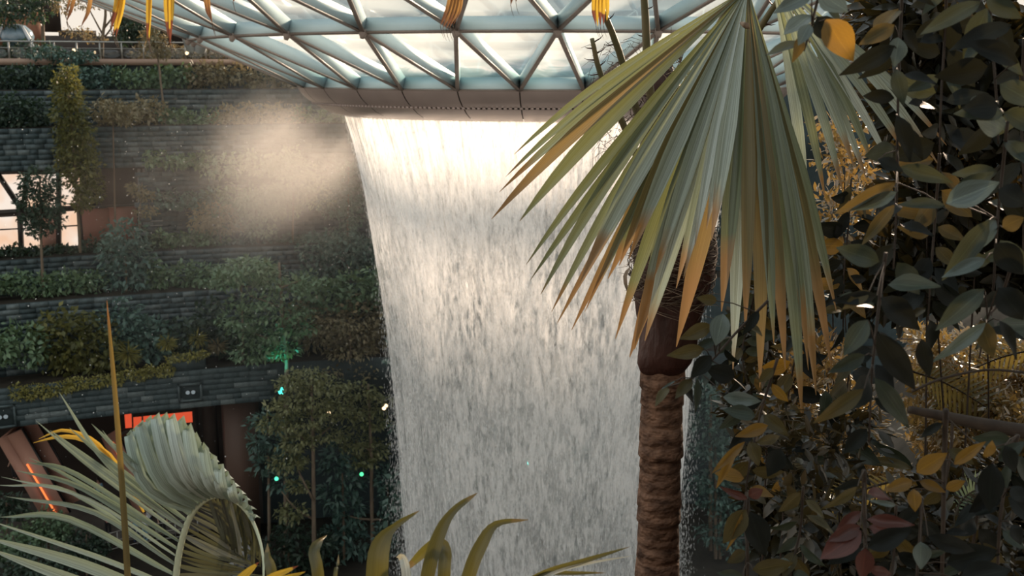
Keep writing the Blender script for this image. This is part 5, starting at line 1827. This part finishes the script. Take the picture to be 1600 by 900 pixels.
strand('dark leaved stem against the picture edge, lower right', [(1590, 680), (1575, 740), (1562, 820), (1555, 1000)], 2.45, 11, [D_, D_, G_], 62,
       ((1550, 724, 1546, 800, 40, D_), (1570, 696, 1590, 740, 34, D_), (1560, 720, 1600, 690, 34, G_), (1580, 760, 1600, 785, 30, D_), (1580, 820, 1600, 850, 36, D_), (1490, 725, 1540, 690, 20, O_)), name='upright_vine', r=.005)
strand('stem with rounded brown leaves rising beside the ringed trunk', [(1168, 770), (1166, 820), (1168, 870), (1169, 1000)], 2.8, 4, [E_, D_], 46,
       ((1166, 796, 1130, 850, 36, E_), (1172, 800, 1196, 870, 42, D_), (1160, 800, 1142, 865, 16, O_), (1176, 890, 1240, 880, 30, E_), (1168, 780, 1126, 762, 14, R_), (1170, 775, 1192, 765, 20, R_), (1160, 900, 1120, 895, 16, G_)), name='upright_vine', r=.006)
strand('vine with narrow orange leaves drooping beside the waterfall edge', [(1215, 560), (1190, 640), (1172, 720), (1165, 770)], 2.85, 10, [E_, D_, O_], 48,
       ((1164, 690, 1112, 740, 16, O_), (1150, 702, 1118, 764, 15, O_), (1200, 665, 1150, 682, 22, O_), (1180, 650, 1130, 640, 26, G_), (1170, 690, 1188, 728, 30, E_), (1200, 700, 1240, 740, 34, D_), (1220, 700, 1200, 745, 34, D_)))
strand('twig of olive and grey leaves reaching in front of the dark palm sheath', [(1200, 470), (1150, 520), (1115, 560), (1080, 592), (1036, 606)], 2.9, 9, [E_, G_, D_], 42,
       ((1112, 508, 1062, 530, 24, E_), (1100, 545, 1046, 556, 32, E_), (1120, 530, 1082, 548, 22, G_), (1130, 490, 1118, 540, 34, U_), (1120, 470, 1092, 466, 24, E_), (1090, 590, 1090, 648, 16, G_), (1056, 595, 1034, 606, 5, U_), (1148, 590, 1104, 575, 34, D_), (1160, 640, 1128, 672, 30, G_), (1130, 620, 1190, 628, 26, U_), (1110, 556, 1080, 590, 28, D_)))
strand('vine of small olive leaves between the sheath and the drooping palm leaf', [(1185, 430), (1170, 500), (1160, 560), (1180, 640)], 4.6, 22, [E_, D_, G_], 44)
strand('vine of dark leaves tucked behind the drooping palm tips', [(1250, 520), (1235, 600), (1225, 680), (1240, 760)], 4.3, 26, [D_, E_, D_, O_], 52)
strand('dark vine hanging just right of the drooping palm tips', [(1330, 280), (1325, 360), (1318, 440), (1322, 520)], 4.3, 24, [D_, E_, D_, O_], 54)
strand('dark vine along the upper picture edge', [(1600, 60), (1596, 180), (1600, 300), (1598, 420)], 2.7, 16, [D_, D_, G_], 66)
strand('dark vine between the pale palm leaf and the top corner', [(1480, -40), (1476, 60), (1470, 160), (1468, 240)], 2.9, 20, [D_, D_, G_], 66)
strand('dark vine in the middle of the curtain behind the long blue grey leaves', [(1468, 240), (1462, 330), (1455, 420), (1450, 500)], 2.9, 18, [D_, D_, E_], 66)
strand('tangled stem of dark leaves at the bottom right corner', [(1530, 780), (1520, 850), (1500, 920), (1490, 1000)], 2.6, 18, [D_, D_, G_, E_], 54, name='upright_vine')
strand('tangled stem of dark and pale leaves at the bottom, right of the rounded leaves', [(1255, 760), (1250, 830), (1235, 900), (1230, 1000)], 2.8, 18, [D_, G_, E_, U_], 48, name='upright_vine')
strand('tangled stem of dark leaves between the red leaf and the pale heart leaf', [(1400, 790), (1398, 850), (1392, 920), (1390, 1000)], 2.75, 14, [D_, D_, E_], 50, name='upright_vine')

# unseen trellis and foliage added overhead to shade the vines hanging from it
TRE = empty('shade_trellis', Vector((1.2, 1.6, PZ)), 'unseen timber trellis added over the hanging vines to shade them', 'trellis')
for x, y in ((1.9, 2.0), (4.6, 2.2), (4.4, 4.6)):
    MB().bar((x, y, PZ-.1 if x < 4 else PZ-.1), (x, y, ZC+.95), .09, .09, (0, 1, 0)).build('post', M['twig'], TRE) if x > 4 else None
for i in range(7):
    y = 1.7+i*.5
    MB().bar((.9, y, ZC+.98), (4.8, y, ZC+.98), .06, .08).build('slat', M['twig'], TRE)
for x in (1.0, 2.9, 4.7):
    MB().bar((x, 1.5, ZC+1.05), (x, 4.9, ZC+1.05), .08, .08).build('beam', M['twig'], TRE)
V, Fc = blob_leaves([(Vector((rnd.uniform(1.1, 4.6), rnd.uniform(1.7, 4.7), ZC+1.12)), (.35, .35, .12), 60) for _ in range(50)], .11, .5, tpl=T_OVAL, flat=.5, shell=.1)
tag(put('foliage', V, Fc, LV['dark'], TRE), kind='stuff')

# thick branch crossing at right
BR = empty('branch', at(1640, 700, 2.7), 'dark bare branch slanting across the glittering shrubs', 'branch')
MB().tube(smooth_path([at(1420, 640, 2.75), at(1465, 648, 2.75), at(1520, 660, 2.72), at(1600, 674, 2.7), at(1680, 690, 2.65)], 12), [.010+.0012*i for i in range(12)], 8).build('limb', M['twig'], BR, smooth=True)
MB().tube(smooth_path([at(1425, 612, 2.75), at(1470, 592, 2.75), at(1540, 578, 2.74), at(1600, 582, 2.7)], 10), .0035, 6).build('twig', M['twig'], BR, smooth=True)
MB().tube(smooth_path([at(1488, 655, 2.73), at(1486, 700, 2.72), at(1476, 760, 2.7)], 6), .004, 6).build('twig', M['twig'], BR, smooth=True)

# ---- glittering small leaved shrubs on the bank behind
SM = {
    'glint': leaf_mat('small_glossy_leaf', [(.07, .06, .025), (.16, .14, .075), (.30, .17, .045), (.34, .32, .23)], (.50, .30, .08), .32, .16, 'island', 1.0),  # besides the gloss, sun glints are painted in as pale tones
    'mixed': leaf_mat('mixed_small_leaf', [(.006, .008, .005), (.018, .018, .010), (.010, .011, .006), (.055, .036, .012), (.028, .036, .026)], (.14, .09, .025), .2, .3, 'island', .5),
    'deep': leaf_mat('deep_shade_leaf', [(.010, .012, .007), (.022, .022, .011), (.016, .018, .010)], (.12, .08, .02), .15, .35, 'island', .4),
    'fern': leaf_mat('fern_leaf', [(.05, .06, .025), (.10, .10, .04), (.14, .10, .03)], (.40, .28, .06), .35, .35, 'island', .5),
}


def shrub(label, spots, Y, mat, size, n, name='shrub', ratio=.38, depth=.5, flat=.55, tpl=T_OVAL, stems=True):
    bl, low = [], None
    for x, y, rx, ry in spots:
        c = at(x, y, Y+rnd.uniform(-.15, .15))
        k = Y/FPX
        bl.append((c, (rx*k, depth, ry*k), n))
        if low is None or c.z < low.z: low = c
    bz = bank_z(low.x, low.y)
    e = empty(name, Vector((low.x, low.y, bz)), label, 'shrub', 'shrubs on the right bank')
    V, Fc = blob_leaves(bl, size, ratio, tpl=tpl, flat=flat, shell=.1, droop=.05, outward=.5)
    tag(put('foliage', V, Fc, mat, e), kind='stuff')
    for c, r, _ in bl[:2]:
        g = Vector((low.x+(c.x-low.x)*.4, low.y, bz))
        MB().tube(smooth_path([c, c.lerp(g, .5)+Vector((.03, .02, 0)), g], 8), [.003+.0006*i for i in range(8)], 6).build('stem', M['twig'], e, smooth=True)
    return e


shrub('glittering small leaved shrub above the dark branch', [(1500, 560, 60, 22), (1560, 545, 60, 25), (1450, 590, 40, 18), (1590, 590, 40, 30), (1520, 600, 50, 18), (1460, 540, 34, 26), (1640, 560, 50, 40), (1700, 590, 50, 40), (1770, 560, 60, 50)], 6.5, SM['glint'], .05, 900)
shrub('glittering small leaved shrub below the dark branch', [(1500, 640, 60, 18), (1450, 660, 40, 20), (1560, 630, 40, 22), (1470, 700, 50, 20), (1530, 690, 40, 20), (1590, 650, 30, 22), (1650, 680, 60, 40), (1730, 700, 60, 50), (1810, 660, 60, 60)], 6.2, SM['glint'], .05, 850)
shrub('amber lit shrub between the drooping palm tips and the orange leaves', [(1290, 560, 40, 40), (1240, 600, 30, 40), (1330, 640, 40, 40), (1280, 680, 50, 40), (1360, 730, 60, 30), (1420, 800, 60, 30)], 5.6, SM['glint'], .055, 480)
shrub('warm flecked shrub behind the top of the vine curtain', [(1320, 250, 40, 40), (1300, 330, 40, 40), (1350, 300, 40, 40), (1310, 200, 30, 30), (1380, 360, 40, 40)], 6.0, SM['glint'], .06, 220)
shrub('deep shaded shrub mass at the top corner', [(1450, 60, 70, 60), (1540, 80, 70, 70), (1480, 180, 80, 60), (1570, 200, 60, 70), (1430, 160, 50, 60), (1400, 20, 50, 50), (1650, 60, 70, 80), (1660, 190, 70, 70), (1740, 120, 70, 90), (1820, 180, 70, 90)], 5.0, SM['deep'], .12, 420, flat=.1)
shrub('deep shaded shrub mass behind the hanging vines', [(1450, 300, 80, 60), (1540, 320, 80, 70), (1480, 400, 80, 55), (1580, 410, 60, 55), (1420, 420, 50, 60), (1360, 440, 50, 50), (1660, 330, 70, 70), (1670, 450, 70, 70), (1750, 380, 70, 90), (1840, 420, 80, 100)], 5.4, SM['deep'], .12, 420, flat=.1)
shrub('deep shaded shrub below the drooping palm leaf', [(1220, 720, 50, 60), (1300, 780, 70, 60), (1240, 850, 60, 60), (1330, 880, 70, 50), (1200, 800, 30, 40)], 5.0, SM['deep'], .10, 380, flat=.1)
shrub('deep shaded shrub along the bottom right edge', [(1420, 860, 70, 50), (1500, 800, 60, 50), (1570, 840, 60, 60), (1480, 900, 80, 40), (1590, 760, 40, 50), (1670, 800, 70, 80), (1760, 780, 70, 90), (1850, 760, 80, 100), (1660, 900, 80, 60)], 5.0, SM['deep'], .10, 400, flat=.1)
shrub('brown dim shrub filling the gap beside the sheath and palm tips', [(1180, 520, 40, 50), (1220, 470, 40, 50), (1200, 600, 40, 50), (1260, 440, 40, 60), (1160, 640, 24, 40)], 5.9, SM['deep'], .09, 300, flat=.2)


def fern(label, ribpx, Y, n, lpx, mat, wpx=5, sgn=(1, -1)):
    P = smooth_path([at(x, y, Y) for x, y in ribpx], 24)
    e = empty('fern_frond', P[0], label, 'fern', 'fern fronds on the right bank')
    MB().tube(P, [.006-.004*i/23 for i in range(24)], 6).build('rib', M['twig'], e)
    me = np_mesh('leaflet', [(-.5, 0, .1), (0, 0, 0), (.5, 0, .1), (-.45, .5, .1), (0, .5, .0), (.45, .5, .1), (0, 1, -.05)], [np.array([(0, 1, 4, 3), (1, 2, 5, 4)]), np.array([(3, 4, 6), (4, 5, 6)])], mat)
    for i in range(n):
        f = (i+.5)/n*22.9
        b = P[int(f)].lerp(P[int(f)+1], f-int(f))
        t = (P[int(f)+1]-P[int(f)]).normalized()
        for s in sgn:
            sd = t.cross(Vector((0, -1, .3))).normalized()*s
            d = (sd+t*.55+Vector((0, 0, -.25))).normalized()
            L = lpx*Y/FPX*(math.sin(math.pi*(.12+.85*i/n)))*rnd.uniform(.85, 1.1)
            x = d.cross(Vector((0, -.6, 1))).normalized()
            z = x.cross(d)
            w = wpx*Y/FPX
            inst('leaflet', me, e, Matrix(((x.x*w, d.x*L, z.x*w, b.x), (x.y*w, d.y*L, z.y*w, b.y), (x.z*w, d.z*L, z.z*w, b.z), (0, 0, 0, 1))))
    return e


shrub('tangled small leaved shrub low beside the red leaf', [(1250, 800, 50, 40), (1310, 770, 50, 30), (1380, 830, 50, 40), (1290, 860, 60, 40), (1400, 880, 50, 30)], 3.5, SM['mixed'], .062, 130, ratio=.42, depth=.25)
shrub('tangled small leaved shrub low in the bottom right corner', [(1480, 830, 50, 40), (1550, 800, 50, 40), (1590, 880, 40, 40), (1500, 890, 60, 30), (1440, 800, 40, 30)], 3.5, SM['mixed'], .062, 130, ratio=.42, depth=.25)
shrub('tangled small leaved shrub below the drooping palm tips', [(1200, 640, 40, 40), (1230, 700, 50, 40), (1290, 690, 50, 40), (1180, 700, 30, 40), (1340, 660, 40, 40)], 3.9, SM['mixed'], .060, 110, ratio=.42, depth=.25)
fern('feathery frond with amber leaflets above the dark branch', [(1425, 580), (1480, 600), (1545, 640), (1600, 690)], 6.0, 24, 62, SM['fern'], 5)
fern('feathery frond with amber leaflets arching toward the picture edge', [(1620, 545), (1560, 560), (1500, 590), (1460, 640)], 6.1, 22, 56, SM['fern'], 5)
fern('feathery frond with glossy leaflets beside the orange leaf cluster', [(1400, 750), (1350, 765), (1310, 785), (1280, 815)], 4.6, 20, 46, SM['fern'], 6)
fern('pale small fern in the shade right of the orange leaf cluster', [(1490, 800), (1510, 775), (1530, 765), (1550, 770)], 4.8, 16, 36, G['pale'], 5)
# ------------------------------------------------------------------ spray mist drifting from the lip
def mist(name, label, blobs, dens, scale, seed, aniso=.35, rot=0.0, lo=.38, hi=.68):
    """soft-edged cloud: one closed hull, thinned by noise and towards its skin"""
    (c, r) = blobs
    n1, n2 = 24, 14
    V, Fq = [], []
    for i in range(n2+1):
        a = math.pi*i/n2
        for k in range(n1):
            t = 2*math.pi*k/n1
            V.append((c.x+r[0]*math.sin(a)*math.cos(t), c.y+r[1]*math.sin(a)*math.sin(t), c.z+r[2]*math.cos(a)))
    for i in range(n2):
        for k in range(n1):
            Fq.append((i*n1+k, (i+1)*n1+k, (i+1)*n1+(k+1) % n1, i*n1+(k+1) % n1))
    m, nt, out = new_mat(name)
    pv = N(nt, 'ShaderNodeVolumePrincipled')
    pv.inputs['Color'].default_value = (.95, .93, .90, 1)
    pv.inputs['Anisotropy'].default_value = aniso
    tc = N(nt, 'ShaderNodeTexCoord')
    mp = N(nt, 'ShaderNodeMapping')
    mp.inputs['Scale'].default_value = (.45, 1, 1)
    nt.links.new(tc.outputs['Object'], mp.inputs[0])
    no = N(nt, 'ShaderNodeTexNoise'); no.inputs['Scale'].default_value = scale; no.inputs['Detail'].default_value = 3
    ad = N(nt, 'ShaderNodeVectorMath', operation='ADD'); ad.inputs[1].default_value = (seed, seed, seed)
    nt.links.new(mp.outputs[0], ad.inputs[0]); nt.links.new(ad.outputs[0], no.inputs[0])
    dv = N(nt, 'ShaderNodeVectorMath', operation='DIVIDE'); dv.inputs[1].default_value = r
    nt.links.new(tc.outputs['Object'], dv.inputs[0])
    ln = N(nt, 'ShaderNodeVectorMath', operation='LENGTH')
    nt.links.new(dv.outputs[0], ln.inputs[0])
    fall = N(nt, 'ShaderNodeMapRange'); fall.inputs[1].default_value = 1.0; fall.inputs[2].default_value = .15
    fall.interpolation_type = 'SMOOTHSTEP'
    nt.links.new(ln.outputs['Value'], fall.inputs[0])
    nr = N(nt, 'ShaderNodeMapRange'); nr.inputs[1].default_value = lo; nr.inputs[2].default_value = hi
    nt.links.new(no.outputs[0], nr.inputs[0])
    mu = N(nt, 'ShaderNodeMath', operation='MULTIPLY'); nt.links.new(fall.outputs[0], mu.inputs[0]); nt.links.new(nr.outputs[0], mu.inputs[1])
    mu2 = N(nt, 'ShaderNodeMath', operation='MULTIPLY'); mu2.inputs[1].default_value = dens; nt.links.new(mu.outputs[0], mu2.inputs[0])
    nt.links.new(mu2.outputs[0], pv.inputs['Density'])
    nt.links.new(pv.outputs[0], out.inputs['Volume'])
    V = np.array(V)-np.array(c)
    me = np_mesh(name, V, np.array(Fq), m)
    o = bpy.data.objects.new(name, me)
    COL.objects.link(o)
    o.location = c
    o.rotation_euler = (0, rot, 0)
    return tag(o, label, 'mist', None, 'stuff')


scene.cycles.volume_step_rate = 4.0
scene.cycles.volume_max_steps = 64
mist('mist', 'peach lit cloud of spray drifting from the left end of the roof lip', (at(486, 205, 50.5), (7.4, 3.0, 4.8)), .40, .42, 3.0, .35, -.75, .33, .72)
mist('mist', 'faint peach light beam shaped as a mist streak lower beside the waterfall', (at(400, 330, 49), (6.5, 2.4, 2.2)), .22, .35, 6.0, .35, -.75)  # tilted mist body shaped to stand for a beam of light
mist('mist', 'pale spray around the foot of the waterfall', (at(850, 930, 44), (10.0, 10.0, 7.0)), .05, .12, 5.0)
mist('mist', 'pale spray beside the ringed palm trunk', (at(1130, 720, 48), (5.0, 4.0, 9.0)), .05, .12, 2.0)
mist('mist', 'thin veil of spray hanging between the waterfall and the terraces', (at(470, 420, 47), (13.0, 6.0, 14.0)), .026, .05, 9.0)
